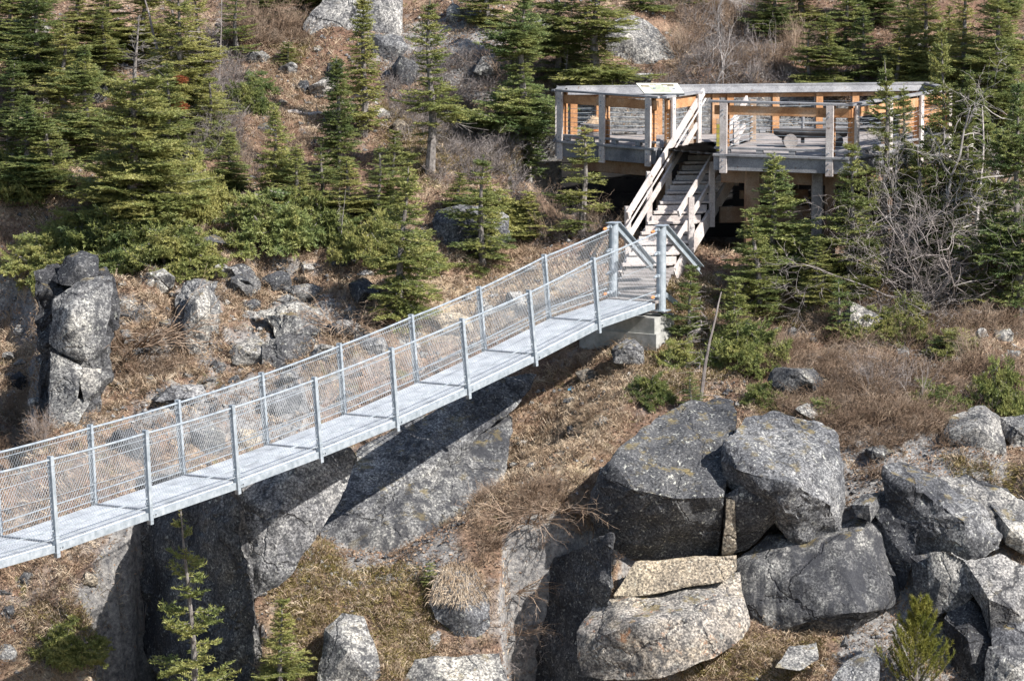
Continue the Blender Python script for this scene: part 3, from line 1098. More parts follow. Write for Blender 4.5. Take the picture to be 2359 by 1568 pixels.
m = MB(); m.add(*sheet(0, 0, 1, 1, 0, .03)); m.build('panel', M['sign_face'], sg)
m = MB(); m.add(*sheet(.25, .12, .72, .6, .003, .002)); m.add(*sheet(.40, .6, .6, .8, .003, .002)); m.build('printed_block', M['sign_green'], sg)
m = MB()
for u, v, du, dv_ in ((.06, .62, .2, .2), (.58, .78, .3, .12), (.7, .66, .16, .12), (.3, .84, .16, .08)):
    m.add(*sheet(u, v, u + du, v + dv_, .003, .002))
m.build('picture_block', M['sign_brown'], sg)
m = MB(); m.add(*sheet(0.0, -0.012, 1.0, 0.0, .006, .045)); m.build('frame_edge', M['metal'], sg)
for u in (.25, .75):
    m = MB(); p = q[0].lerp(q[1], u) + Vector((0, .14, 0)); m.beam((p.x, p.y, DZ + RH - .1), (p.x, p.y, p.z + .1), .05, .05); m.build('bracket', M['metal_dark'], sg)
yb = empty('yellow_marker_board')
tag(yb, 'narrow yellow lichened board upright beside the top of the stairs', 'marker board')
m = MB(); p = at(1655, 332, 64.35); p.z = DZ; m.beam(p, p + UP * .5, .09, .03, up=(0, 1, 0)); m.build('board', M['yellow'], yb)
m = MB(); m.beam(p + UP * .5 + Vector((0, 0, .002)), p + UP * .60, .09, .035, up=(0, 1, 0)); m.build('board_top', M['wood_post'], yb)

# ------------------------------------------------------------------ rocks
def roughen(bm, amp, scale, seed, target):
    """break a hull down to small faces, soften its corners and roughen it"""
    bmesh.ops.triangulate(bm, faces=bm.faces[:])
    for _ in range(6):
        es = [e for e in bm.edges if e.calc_length() > target * 1.6]
        if not es or len(bm.faces) > 26000: break
        bmesh.ops.subdivide_edges(bm, edges=es, cuts=1, use_grid_fill=False)
        bmesh.ops.triangulate(bm, faces=[f for f in bm.faces if len(f.verts) > 3])
        if _ == 1:
            bmesh.ops.smooth_vert(bm, verts=bm.verts[:], factor=0.05, use_axis_x=True, use_axis_y=True, use_axis_z=True)
    bmesh.ops.smooth_vert(bm, verts=bm.verts[:], factor=0.13, use_axis_x=True, use_axis_y=True, use_axis_z=True)
    bm.normal_update()
    o = Vector((seed * 3.17, seed * 1.31, seed * 0.77))
    for v in bm.verts:
        p = v.co / scale + o
        n0 = mnoise.fractal(p * 0.42 + Vector((5, 1, 7)), 0.9, 2.1, 2)
        n1 = mnoise.fractal(p * 0.9, 0.9, 2.1, 3)
        n2 = mnoise.fractal(p * 3.7, 0.8, 2.1, 3)
        cr = abs(mnoise.noise(p * 1.25 + Vector((9, 4, 2))))
        crack = -max(0.0, 0.04 - cr) * 14.0
        # stepped joints
        t = mnoise.noise(p * 1.7 + Vector((3, 8, 1)))
        stepv = math.floor(t * 4) / 4.0
        v.co += v.normal * amp * (1.3 * n0 + 0.7 * n1 + 0.32 * n2 + 0.8 * crack + 1.0 * stepv)
    bm.normal_update()


def hull_rock(pts, name, mat, seed, amp=0.05, scale=0.6, target=0.07, smooth=True):
    bm = bmesh.new()
    c = sum((Vector(p) for p in pts), Vector()) / len(pts)
    for p in pts: bm.verts.new((Vector(p) - c) * 1.035)
    r = bmesh.ops.convex_hull(bm, input=bm.verts[:])
    bmesh.ops.delete(bm, geom=[v for v in bm.verts if not v.link_faces], context='VERTS')
    roughen(bm, amp, scale, seed, target)
    me = bpy.data.meshes.new(name)
    bm.to_mesh(me); bm.free()
    me.materials.append(M[mat])
    if smooth:
        me.shade_smooth()
        me.set_sharp_from_angle(angle=math.radians(28))
    o = bpy.data.objects.new(name, me)
    o.location = c
    return link(o)


def C8(cx, cy):
    return 1254.4 + .468 * cx, 862.4 + .468 * cy


_seed = [1]


def auto_y(pts):
    """depth at which the foot of these points rests on the slope"""
    ys = [p[1] for p in pts]
    lim = max(ys) - .2 * (max(ys) - min(ys))
    return min(ground_at(x, y).y - d for x, y, d in pts if y >= lim) + .15


SHIFT = auto_y([C8(x, y) + (d,) for x, y, d in [(750, 1420, -.1), (560, 1490, -.15), (300, 1505, .1)]]) - 53.3 - .35
print('stack shift', SHIFT)


def faceted(name, Y, pts, back, mat, label, cat='boulder', group=None, amp=0.05, c8=True, scale=0.6, target=0.065):
    """pts: (px, py, metres behind Y) seen in the picture; back: the same for the hidden side"""
    if Y is None: Y = auto_y([(C8(x, y) if c8 else (x, y)) + (d,) for x, y, d in pts])
    elif c8: Y += SHIFT
    if 'sloping slab' in label: Y += .42
    P = []
    for x, y, d in pts + back:
        if c8: x, y = C8(x, y)
        P.append(at(x, y, Y + d))
    _seed[0] += 1
    o = hull_rock(P, name, mat, _seed[0], amp, scale, target)
    return tag(o, label, cat, group)


BIG = 'stacked boulders above the gorge'
faceted('boulder', 54.6, [(335, 425, .25), (450, 335, .8), (540, 220, 1.5), (640, 175, 1.9), (760, 140, 2.2), (905, 142, 2.3), (925, 215, 1.7), (915, 330, .9),
                          (872, 600, -.25), (640, 605, -.42), (440, 560, -.30), (305, 555, .15), (235, 655, .4), (300, 800, .45), (385, 885, .5), (560, 915, .42), (860, 895, .4)],
        [(600, 520, 3.2), (300, 700, 2.2), (850, 800, 2.2)], 'rock_dark', 'huge dark boulder with a black overhanging face, left half of the big stack', group=BIG, amp=.075, scale=.8)
faceted('boulder', 54.5, [(905, 345, .35), (1000, 222, 1.2), (1150, 192, 1.6), (1330, 215, 1.7), (1430, 290, 1.3), (1475, 440, .75), (1475, 600, .45), (1450, 790, .35), (1400, 812, .3),
                          (1270, 838, .15), (1150, 765, .1), (1165, 640, -.42), (960, 470, -.22), (1230, 540, -.5), (1400, 640, -.12), (880, 430, .2), (890, 520, .3)],
        [(1150, 500, 2.8), (1350, 700, 2.2), (1000, 450, 2.2)], 'rock_grey', 'huge pale grey boulder with a lit rounded face, right half of the big stack', group=BIG, amp=.075, scale=.7)
faceted('boulder', 54.55, [(880, 600, .0), (960, 545, -.1), (1150, 640, -.2), (1148, 720, .1), (1000, 862, .3), (880, 890, .35), (940, 610, -.18), (950, 800, .1)],
        [(900, 700, 1.5), (1050, 700, 1.5)], 'rock_dark', 'dark wedge of rock with a clean break, hanging under the pale boulder', group=BIG, amp=.03)
faceted('rock_slab', 54.42, [(893, 610, 0), (935, 620, -.05), (945, 850, .12), (925, 878, .2), (872, 886, .2), (885, 740, .02)], [(900, 650, .8), (905, 860, .7)],
        'rock_tan', 'narrow pale upright flake of rock between two dark boulder faces', 'rock', BIG, amp=.015)
faceted('rock_slab', 53.98, [(340, 1085, .2), (352, 1108, .2), (480, 1084, .05), (570, 1072, 0), (670, 1028, 0), (880, 1016, .0), (940, 960, .15), (936, 890, .35), (640, 915, .3), (450, 918, .35), (410, 985, .3)],
        [(500, 980, 1.6), (850, 930, 1.5)], 'rock_tan', 'flat tan slab wedged under the huge dark boulder', 'rock', BIG, amp=.025)
faceted('boulder', 53.3, [(165, 1260, .5), (200, 1180, .7), (255, 1110, .95), (400, 1100, 1.0), (570, 1072, 1.0), (880, 1010, 1.1), (950, 975, 1.15), (972, 1100, .7), (1000, 1250, .6), (930, 1320, .2),
                          (750, 1420, -.1), (560, 1490, -.15), (300, 1505, .1), (195, 1470, .3), (165, 1380, .35), (450, 1230, -.2), (700, 1200, -.05), (300, 1280, .0)],
        [(500, 1300, 2.4), (800, 1150, 2.2), (300, 1200, 2.0)], 'rock_rust', 'broad grey boulder patched with orange lichen at the foot of the stack', group=BIG, amp=.045, scale=.7)
faceted('boulder', 54.0, [(985, 1120, .3), (950, 905, .7), (1120, 800, 1.0), (1270, 845, .75), (1450, 805, .8), (1690, 700, 1.1), (1725, 880, .8), (1750, 1080, .5), (1700, 1145, .3), (1480, 1282, .05),
                          (1070, 1282, .2), (1000, 1240, .35), (1440, 850, .3), (1560, 1170, -.35), (1400, 1180, -.25), (1250, 1000, .05)],
        [(1300, 1050, 2.6), (1600, 950, 2.4), (1050, 1050, 2.0)], 'rock_streak', 'large boulder with black water streaks, below the pale boulder', group=BIG, amp=.05, scale=.7)
faceted('boulder', 54.6, [(1510, 640, .2), (1560, 590, .4), (1655, 578, .5), (1672, 645, .3), (1605, 735, .05), (1530, 700, .1), (1600, 640, -.05)], [(1600, 640, .9)],
        'rock_grey', 'small rounded boulder with grass beside it, perched right of the pale boulder', 'rock', BIG, amp=.03)
faceted('boulder', 54.4, [(1670, 455, .5), (1770, 435, .9), (1860, 545, .7), (2050, 640, .55), (2180, 655, .5), (2250, 785, .2), (2240, 860, .1), (2095, 915, .0), (1900, 890, .2), (1765, 900, .4), (1690, 665, .5),
                          (2060, 720, -.15), (1860, 700, .1)], [(1900, 700, 2.6), (2150, 750, 2.4), (1750, 600, 2.2)],
        'rock_grey', 'broad cracked rock face at the right with a lit right corner', 'rock face', amp=.075, scale=.7)
faceted('boulder', 53.9, [(1790, 890, .4), (1900, 880, .4), (2060, 990, .1), (2125, 1060, .1), (2010, 1135, .0), (1900, 1215, .1), (1815, 1150, .3), (1950, 1020, -.05)], [(1950, 1050, 1.6)],
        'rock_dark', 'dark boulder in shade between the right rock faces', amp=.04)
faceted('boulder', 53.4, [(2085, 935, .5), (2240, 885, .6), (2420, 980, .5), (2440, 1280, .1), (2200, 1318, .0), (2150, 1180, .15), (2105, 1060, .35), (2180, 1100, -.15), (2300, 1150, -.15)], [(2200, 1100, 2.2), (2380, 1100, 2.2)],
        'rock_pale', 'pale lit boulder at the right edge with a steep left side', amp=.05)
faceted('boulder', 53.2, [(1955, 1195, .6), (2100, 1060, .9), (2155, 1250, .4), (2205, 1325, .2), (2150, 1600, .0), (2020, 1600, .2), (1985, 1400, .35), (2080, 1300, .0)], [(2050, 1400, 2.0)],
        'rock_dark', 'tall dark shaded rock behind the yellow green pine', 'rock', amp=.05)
faceted('boulder', 54.6, [(2185, 630, .7), (2250, 640, .7), (2430, 700, .6), (2440, 900, .3), (2255, 845, .2), (2290, 760, .05)], [(2350, 780, 1.6)],
        'rock_grey', 'grey slab leaning at the right edge beside the cracked face', 'rock', amp=.045)
faceted('boulder', 52.6, [(2180, 1330, .3), (2260, 1320, .3), (2440, 1340, .3), (2450, 1650, -.1), (2150, 1650, .0), (2300, 1450, -.1)], [(2300, 1450, 1.6)],
        'rock_grey', 'grey boulder cut off by the lower right corner', amp=.05)
faceted('boulder', None, [(1965, 290, .2), (2000, 210, .6), (2080, 185, .8), (2160, 165, .9), (2232, 212, .6), (2245, 368, .1), (2150, 390, .0), (1990, 352, .1), (2120, 260, .0)], [(2100, 280, 1.5)],
        'rock_grey', 'cracked grey outcrop below the spreading fir at the right edge', 'outcrop', amp=.06)
faceted('boulder', None, [(2248, 215, .4), (2380, 178, .5), (2440, 250, .3), (2430, 360, .1), (2275, 372, .0), (2330, 270, -.05)], [(2340, 280, 1.3)],
        'rock_grey', 'split grey outcrop at the right edge, right of a dark crack', 'outcrop', amp=.06)
faceted('boulder', None, [(2195, 155, .2), (2300, 108, .4), (2420, 120, .4), (2430, 190, .1), (2230, 205, .1)], [(2310, 160, .9)], 'rock_grey', 'rounded grey rock on top of the right outcrop', 'rock', amp=.04)
faceted('rock_slab', 53.0, [(1130, 1440, .0), (1200, 1332, .5), (1340, 1308, .6), (1352, 1400, .3), (1250, 1455, .0)], [(1250, 1390, .8), (1250, 1430, .6)], 'rock_grey', 'flat grey slab in the grass at the bottom', 'rock', amp=.025)
faceted('boulder', 52.2, [(1360, 1560, .0), (1480, 1400, .5), (1620, 1328, .7), (1640, 1400, .4), (1640, 1600, .0)], [(1560, 1450, 1.2)], 'rock_grey', 'grey rock below the streaked boulder at the bottom edge', 'rock', amp=.04)
faceted('boulder', 52.9, [(1450, 1340, .0), (1480, 1282, .15), (1500, 1335, .0), (1475, 1320, -.05)], [(1475, 1320, .3)], 'rock_dark', 'little dark stone standing between two grey rocks at the bottom', 'rock', amp=.015, target=.04)
faceted('boulder', None, [(1235, 170, .1), (1290, 138, .3), (1400, 150, .3), (1432, 240, .0), (1330, 222, .0)], [(1340, 190, .7)], 'rock_grey', 'low grey rock behind the top of the pale boulder', 'rock', amp=.03)
# long rock faces below the bridge
faceted('rock_buttress', 53.1, [(510, 1140, .35), (560, 1075, .5), (700, 1020, .6), (805, 1030, .8), (825, 1062, .8), (775, 1170, .4), (742, 1215, .25), (640, 1345, -.1), (575, 1390, -.1), (540, 1265, .1), (640, 1180, -.1)],
        [(600, 1250, 2.2), (720, 1040, 2.4), (560, 1110, 1.8)], 'rock_pale', 'smooth grey rock buttress lit by the sun under the bridge', 'rock face', c8=False, amp=.05)
faceted('rock_slab', 55.3, [(760, 1300, .2), (800, 1190, .9), (900, 1065, 2.0), (1030, 985, 3.0), (1130, 940, 3.5), (1180, 960, 3.3), (1100, 1060, 2.3), (1050, 1190, 1.0), (1100, 1240, .7), (1130, 1330, .3), (950, 1345, .0), (800, 1330, .0), (930, 1200, .55)],
        [(900, 1300, 1.8), (1050, 1150, 2.8)], 'rock_streak', 'sloping slab of grey rock crossed by the shadow of the bridge', 'rock face', c8=False, amp=.045)
faceted('boulder', None, [(985, 1385, .3), (1010, 1315, .6), (1050, 1290, .8), (1095, 1305, .7), (1132, 1380, .4), (1141, 1450, .15), (1105, 1496, .0), (1060, 1470, .0), (1000, 1425, .1), (1070, 1400, -.1)],
        [(1070, 1400, 1.3)], 'rock_grey', 'rounded boulder capped with a wig of dry grass', c8=False, amp=.03)
faceted('boulder', None, [(975, 1472, .1), (1010, 1450, .2), (1050, 1490, .2), (1062, 1527, .0), (1020, 1524, .0), (1000, 1500, -.05)], [(1015, 1490, .6)], 'rock_pale', 'pale angular stone below the grass capped boulder', 'rock', c8=False, amp=.02, target=.045)
faceted('boulder', None, [(915, 1600, .2), (960, 1522, .5), (1060, 1532, .5), (1150, 1500, .6), (1185, 1600, .1), (1060, 1570, .0)], [(1050, 1580, 1.2)], 'rock_grey', 'grey rock cut by the bottom edge under the grass capped boulder', 'rock', c8=False, amp=.035)
faceted('boulder', None, [(725, 1600, .2), (750, 1450, .6), (790, 1415, .8), (835, 1420, .8), (862, 1480, .4), (890, 1600, .1), (800, 1500, .1)], [(800, 1540, 1.6)], 'rock_grey', 'bluish grey rock face under a mat of heath at the bottom', 'rock face', c8=False, amp=.03)
# gully sides
faceted('rock_buttress', 55.4, [(790, 1060, 2.2), (960, 960, 3.2), (1120, 880, 3.8), (1230, 865, 4.2), (1180, 940, 3.5), (1060, 1000, 2.9), (900, 1100, 1.8), (800, 1200, .8), (760, 1300, .4), (745, 1225, .6)], [(900, 1070, 3.6), (1100, 960, 4.8), (780, 1260, 2.0)],
        'rock_grey', 'dark bedrock ramp running up under the bridge toward the anchor', 'rock face', c8=False, amp=.06)

faceted('rock_cliff', 53.0, [(545, 1105, .0), (420, 1105, 1.7), (300, 1110, 3.3), (190, 1150, 4.8), (195, 1280, 4.5), (265, 1430, 3.4), (350, 1520, 2.1), (420, 1620, 1.0), (610, 1640, -.2), (575, 1400, -.1)], [(400, 1110, 5.5), (520, 1105, 4), (250, 1300, 6.2)],
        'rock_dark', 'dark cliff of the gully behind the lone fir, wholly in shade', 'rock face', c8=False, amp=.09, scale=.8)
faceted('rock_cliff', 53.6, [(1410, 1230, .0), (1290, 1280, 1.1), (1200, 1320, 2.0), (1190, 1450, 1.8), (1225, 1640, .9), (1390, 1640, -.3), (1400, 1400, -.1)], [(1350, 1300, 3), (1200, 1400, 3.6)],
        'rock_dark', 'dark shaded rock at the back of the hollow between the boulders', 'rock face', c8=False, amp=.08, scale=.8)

# left cliff
LCL = 'blocks of the left cliff'
Yc = ground_at(160, 1000).y + 0.35
faceted('rock_outcrop', Yc + .55, [(75, 640, .5), (130, 600, .9), (250, 610, .9), (275, 700, .5), (255, 800, .3), (225, 930, .1), (200, 1010, -.1), (100, 1015, .0), (100, 860, .2), (85, 720, .5), (160, 700, .1)], [(170, 750, 1.8), (160, 950, 1.3)],
        'rock_dark', 'broken rock rib that the left cliff blocks belong to', 'outcrop', LCL, .13, False)
faceted('boulder', Yc + .9, [(120, 645, .1), (150, 592, .3), (190, 572, .4), (226, 590, .3), (223, 637, .0), (190, 662, -.1), (145, 655, -.1), (180, 610, -.05)], [(180, 620, 1.0)], 'rock_dark', 'square block on the top of the left cliff under the spreading spruce', 'rock', LCL, .035, False)
faceted('boulder', Yc + 1.0, [(78, 625, .1), (125, 612, .2), (135, 660, .0), (85, 682, .0)], [(105, 645, .7)], 'rock_dark', 'dark block jutting out at the top left of the cliff', 'rock', LCL, .03, False)
faceted('boulder', Yc + .35, [(122, 690, .2), (190, 648, .35), (256, 640, .5), (250, 722, .2), (240, 772, .1), (200, 826, -.1), (150, 812, -.05), (116, 790, .15), (165, 720, -.2)], [(180, 740, 1.3)], 'rock_grey', 'tall lit block in the middle of the left cliff', 'rock', LCL, .04, False)
faceted('boulder', Yc + .12, [(116, 810, .2), (160, 828, .1), (187, 842, .1), (178, 920, -.1), (115, 988, -.05), (112, 900, .1)], [(145, 890, .9)], 'rock_grey', 'grey block with a shaded left side low in the cliff', 'rock', LCL, .03, False)
faceted('boulder', Yc + .2, [(178, 845, .0), (233, 850, .1), (231, 890, .0), (195, 922, -.1)], [(205, 880, .6)], 'rock_grey', 'small split block at the right of the lower cliff', 'rock', LCL, .025, False, target=.05)
faceted('boulder', Yc - .05, [(106, 985, .1), (138, 905, .2), (205, 925, .2), (168, 1002, -.05)], [(150, 960, .7)], 'rock_grey', 'broken block at the very foot of the left cliff', 'rock', LCL, .03, False)


faceted('boulder', None, [(700, 62, .15), (722, 78, .0), (800, 84, -.05), (862, 80, -.05), (922, 82, .05), (927, -60, .9), (860, -80, 1.1), (780, -60, 1.0), (742, 5, .5), (800, 20, .25), (890, 20, .2)], [(820, 40, 2.0), (900, 0, 2.0)],
        'rock_pale', 'great pale boulder at the top with a vertical right side', 'boulder', None, .05, False)
faceted('boulder', None, [(853, 76, .15), (925, 86, .2), (938, 112, .05), (902, 152, .0), (860, 128, .0), (890, 105, -.05)], [(890, 110, .9)], 'rock_grey', 'grey block directly under the great top boulder', 'rock', None, .035, False)
faceted('boulder', None, [(1393, 70, .3), (1408, 46, .5), (1440, 33, .7), (1492, 45, .7), (1532, 85, .5), (1562, 140, .2), (1500, 150, .0), (1396, 146, .1), (1450, 90, .15)], [(1470, 90, 1.6)], 'rock_grey', 'domed grey boulder on the slope above the platform', 'boulder', None, .04, False)
faceted('boulder', None, [(994, 510, .2), (1005, 486, .35), (1060, 476, .5), (1135, 476, .5), (1168, 500, .35), (1170, 550, .1), (1100, 596, .0), (1008, 562, .05), (1060, 520, .0)], [(1080, 530, 1.4)], 'rock_grey', 'broad bluish boulder behind the small fir left of the stairs', 'boulder', None, .04, False)
faceted('boulder', 54.5, [(1640, 700, .3), (1700, 480, .6), (1800, 520, .4), (1850, 760, .0), (1800, 950, .0), (1760, 1050, .1), (1690, 900, .2)], [(1750, 750, 1.6)], 'rock_dark', 'tall dark rock pillar in the cleft left of the cracked rock face', 'rock face', None, .06)
faceted('boulder', 53.9, [(1880, 880, .2), (2000, 860, .0), (2130, 920, -.05), (2110, 1080, -.1), (1990, 1180, .0), (1890, 1050, .1)], [(2000, 1000, 1.4)], 'rock_grey', 'grey block below the cracked rock face and above the shaded boulder', 'rock face', None, .055)
faceted('boulder', 54.9, [(1900, 520, .5), (2060, 500, .7), (2360, 620, .6), (2440, 760, .3), (2250, 790, .0), (2050, 690, .0), (1900, 640, .1)], [(2150, 620, 1.8)], 'rock_grey', 'grass topped ledge of rock above the cracked rock face', 'rock face', None, .06)
faceted('boulder', 53.0, [(2200, 1260, .3), (2330, 1180, .4), (2440, 1230, .3), (2450, 1420, .0), (2330, 1420, -.05), (2210, 1380, .0)], [(2320, 1320, 1.4)], 'rock_pale', 'pale fractured block at the right edge under the steep lit boulder', 'rock', None, .055)
faceted('rock_outcrop', 55.2, [(1985, 560, .5), (2100, 500, .8), (2400, 640, .8), (2420, 1650, .1), (1900, 1650, .1), (1780, 1000, .4), (1750, 700, .7), (2050, 900, -.1), (2100, 1300, -.2)], [(2000, 1000, 2.5), (2200, 1000, 2.5)],
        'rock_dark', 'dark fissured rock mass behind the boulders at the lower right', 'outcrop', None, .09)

faceted('rock_outcrop', None, [(405, 700, .4), (430, 650, .7), (498, 652, .7), (505, 740, .3), (470, 820, .0), (425, 800, .0), (450, 720, .0)], [(455, 730, 1.2)], 'rock_grey', 'fractured ledge with a black cleft in the middle of the left slope', 'outcrop', None, .09, False)
faceted('rock_outcrop', None, [(500, 640, .4), (560, 612, .6), (600, 650, .3), (590, 700, .0), (530, 690, .0), (545, 655, -.05)], [(550, 660, .9)], 'rock_dark', 'dark fractured ledge just under the spruce mat', 'outcrop', None, .08, False)
faceted('rock_outcrop', None, [(590, 720, .5), (690, 690, .7), (760, 720, .5), (740, 770, .0), (640, 780, .0), (680, 730, .1)], [(680, 740, 1.0)], 'rock_grey', 'low ribbed bedrock ledge above the bridge', 'outcrop', None, .08, False)
faceted('rock_outcrop', None, [(600, 790, .4), (690, 760, .6), (740, 800, .4), (700, 850, .0), (610, 850, .0)], [(660, 810, .9)], 'rock_dark', 'dark bedrock ledge close behind the far handrail', 'outcrop', None, .08, False)

faceted('rock_outcrop', Yc + .9, [(222, 640, .2), (258, 636, .3), (285, 690, .1), (278, 750, .0), (240, 775, .0), (245, 700, -.05)], [(250, 700, .8)], 'rock_dark', 'dark shoulder of rock on the right flank of the left cliff', 'outcrop', LCL, .08, False)


def rock_protos():
    ps = []
    for k in range(9):
        r = random.Random(100 + k)
        pts = []
        for _ in range(17 if k % 3 else 12):
            v = Vector((r.gauss(0, 1), r.gauss(0, 1), r.gauss(0, 1))).normalized()
            v *= 0.5 * (0.85 + 0.3 * r.random())
            if k % 3 == 0: v.z *= 0.75
            pts.append(v)
        bm = bmesh.new()
        for p in pts: bm.verts.new(p)
        bmesh.ops.convex_hull(bm, input=bm.verts[:])
        bmesh.ops.delete(bm, geom=[v for v in bm.verts if not v.link_faces], context='VERTS')
        roughen(bm, 0.05, 0.6, 40 + k, 0.07)
        d = {}
        for mt in ('rock_grey', 'rock_pale', 'rock_dark', 'rock_tan', 'rock_streak'):
            me = bpy.data.meshes.new('rock')
            bm.to_mesh(me)
            me.materials.append(M[mt])
            me.shade_smooth(); me.set_sharp_from_angle(angle=math.radians(30))
            d[mt] = me
        bm.free()
        ps.append(d)
    return ps


RP = rock_protos()


def place_rock(x0, y0, x1, y1, label, mat='rock_grey', group=None, name='rock', cat='rock', tilt=None, sink=0.12):
    """a rock filling the picture box, sitting on the slope at the foot of the box"""
    g = ground_at((x0 + x1) / 2, y1)
    sc = g.y / F
    wx, hz = (x1 - x0) * sc, (y1 - y0) * sc
    o = bpy.data.objects.new(name, random.choice(RP)[mat])
    dy = max(wx, hz) * random.uniform(.8, 1.1)
    o.scale = (wx * 1.06, dy, hz * 1.12)
    o.location = (g.x, g.y + dy * .28, g.z + hz * (0.5 - sink))
    o.rotation_euler = (random.uniform(-.15, .15), random.uniform(-.12, .12) if tilt is None else tilt, random.choice((0, math.pi)) + random.uniform(-.3, .3))
    link(o)
    return tag(o, label, cat, group)


ROCKS = [
    (1410, 160, 1530, 205, 'low pale rock just above the sign of the platform', 'rock_pale', 'rock'),
    (898, 120, 965, 196, 'shadowy boulder left of the tall trunk fir', 'rock_dark', 'boulder'),
    (1075, 104, 1152, 196, 'grey boulder behind bare twigs right of the tall trunk fir', 'rock_grey', 'boulder'),
    (562, 112, 624, 148, 'dark flat topped rock alone on the upper grass slope', 'rock_dark', 'rock'),
    (638, 136, 684, 178, 'light angular rock below a tuft of heath', 'rock_pale', 'rock'),
    (706, 166, 772, 232, 'round pale boulder on the upper slope beside the twin spires', 'rock_pale', 'boulder'),
    (682, 178, 714, 216, 'smaller dark stone leaning against the round pale boulder', 'rock_dark', 'rock'),
    (748, 138, 792, 188, 'dark rock tucked behind the round pale boulder', 'rock_dark', 'rock'),
    (1028, 4, 1073, 56, 'pointed pale rock at the top near the tall trunk fir', 'rock_pale', 'rock'),
    (104, 343, 167, 386, 'pale rock in the shade of the left trees', 'rock_grey', 'rock'),
    (-12, 408, 48, 442, 'weathered flat rock at the left edge', 'rock_pale', 'rock'),
    (-10, 40, 130, 80, 'grey outcrop at the upper left edge behind trees', 'rock_grey', 'rock'),
    (20, 120, 150, 190, 'long grey outcrop among the left spruces', 'rock_grey', 'rock'),
    (165, 180, 260, 240, 'grey rock behind the dark left spruce', 'rock_grey', 'rock'),
    (332, 614, 402, 672, 'leaf shaped grey rock in the dry grass', 'rock_grey', 'rock'),
    (408, 655, 492, 812, 'tall broken outcrop with a black crack, middle of the left slope', 'rock_grey', 'outcrop'),
    (480, 590, 548, 660, 'stacked angular rocks under the spruce mat', 'rock_grey', 'rock'),
    (522, 612, 594, 690, 'dark fractured rock facing left on the grass slope', 'rock_dark', 'rock'),
    (438, 528, 548, 592, 'dark ledge under the edge of the spruce mat', 'rock_dark', 'rock'),
    (526, 776, 642, 848, 'cracked grey boulder halfway up the left slope', 'rock_grey', 'boulder'),
    (738, 572, 838, 624, 'low wide rock right of the thin dead sapling', 'rock_grey', 'rock'),
    (676, 594, 732, 634, 'white flat stone on the grass slope', 'rock_pale', 'rock'),
    (640, 642, 742, 694, 'grey ribbed rock above the bridge', 'rock_grey', 'rock'),
    (780, 624, 892, 714, 'dark hollowed rock left of the foreground fir', 'rock_dark', 'rock'),
    (328, 866, 482, 952, 'lichen covered outcrop just above the bridge handrail', 'rock_pale', 'outcrop'),
    (480, 826, 520, 860, 'small dark stone left of the cracked boulder', 'rock_dark', 'rock'),
    (700, 780, 790, 840, 'angular rock above the bridge mesh', 'rock_grey', 'rock'),
    (790, 750, 870, 800, 'dark rock at the foot of the foreground fir', 'rock_dark', 'rock'),
    (300, 588, 330, 616, 'small square stone right of the cliff top', 'rock_grey', 'rock'),
    (1408, 776, 1492, 846, 'smooth pale boulder below the bridge anchor', 'rock_pale', 'boulder'),
    (1328, 846, 1392, 884, 'flat tan stone in the grass below the anchor', 'rock_tan', 'rock'),
    (1928, 700, 2038, 776, 'white slab half buried right of the small firs', 'rock_pale', 'boulder'),
    (1766, 832, 1922, 920, 'dark squared rock behind the big stack', 'rock_dark', 'boulder'),
    (1985, 1020, 2060, 1070, 'small dark block on top of the right rock face', 'rock_dark', 'rock'),
    (2245, 752, 2274, 780, 'white stone in the brush near the right edge', 'rock_pale', 'rock'),
    (2290, 756, 2340, 790, 'grey stone by the right edge fir', 'rock_grey', 'rock'),
    (975, 712, 1085, 770, 'pale tan boulder seen through the bridge mesh', 'rock_tan', 'boulder'),
    (1160, 660, 1215, 720, 'pale stone seen through the mesh near the anchor', 'rock_pale', 'rock'),
    (1090, 690, 1150, 740, 'grey stone seen through the mesh beside the pale boulder', 'rock_grey', 'rock'),
    (540, 980, 600, 1040, 'rounded tan rock seen through the bridge mesh low down', 'rock_tan', 'rock'),
    (430, 960, 520, 1050, 'large grey rock seen through the middle of the mesh', 'rock_grey', 'boulder'),
    (250, 970, 330, 1060, 'dark rock behind the mesh at the left', 'rock_dark', 'boulder'),
    (600, 880, 720, 960, 'mottled outcrop behind the far handrail', 'rock_pale', 'outcrop'),
    (38, 1312, 86, 1352, 'grey angular stone below the bridge at the left', 'rock_grey', 'rock'),
    (184, 1316, 226, 1348, 'pinkish stone in dry grass left of the gully', 'rock_tan', 'rock'),
    (40, 1380, 62, 1408, 'tiny white stone at the lower left', 'rock_tan', 'rock'),
    (-10, 1480, 40, 1530, 'grey rock at the lower left edge', 'rock_grey', 'rock'),
    (0, 1390, 36, 1430, 'dark stone at the left edge below the bridge', 'rock_dark', 'rock'),
    (100, 1500, 150, 1530, 'flat stone under the green heath at lower left', 'rock_grey', 'rock'),
    (0, 800, 40, 840, 'grey stone at the left edge beside the cliff', 'rock_grey', 'rock'),
    (20, 850, 60, 900, 'dark tilted stone left of the lower cliff', 'rock_dark', 'rock'),
    (1298, 972, 1330, 1006, 'grey wedge stone in the long dry grass', 'rock_grey', 'rock'),
    (640, 225, 664, 245, 'salmon pink stone on the upper slope', 'rock_tan', 'rock'),
    (900, 270, 940, 310, 'tan rock behind the tall trunk fir', 'rock_tan', 'rock'),
    (1195, 20, 1290, 90, 'grey rock in the upper trees above the platform', 'rock_grey', 'rock'),
    (2075, 90, 2145, 170, 'pale rock among the upper right trees', 'rock_pale', 'rock'),
    (1450, 460, 1560, 540, 'shaded rock under the platform', 'rock_dark', 'rock'),
    (860, 250, 900, 275, 'small pale stone between spires and trunk fir', 'rock_pale', 'rock'),
]
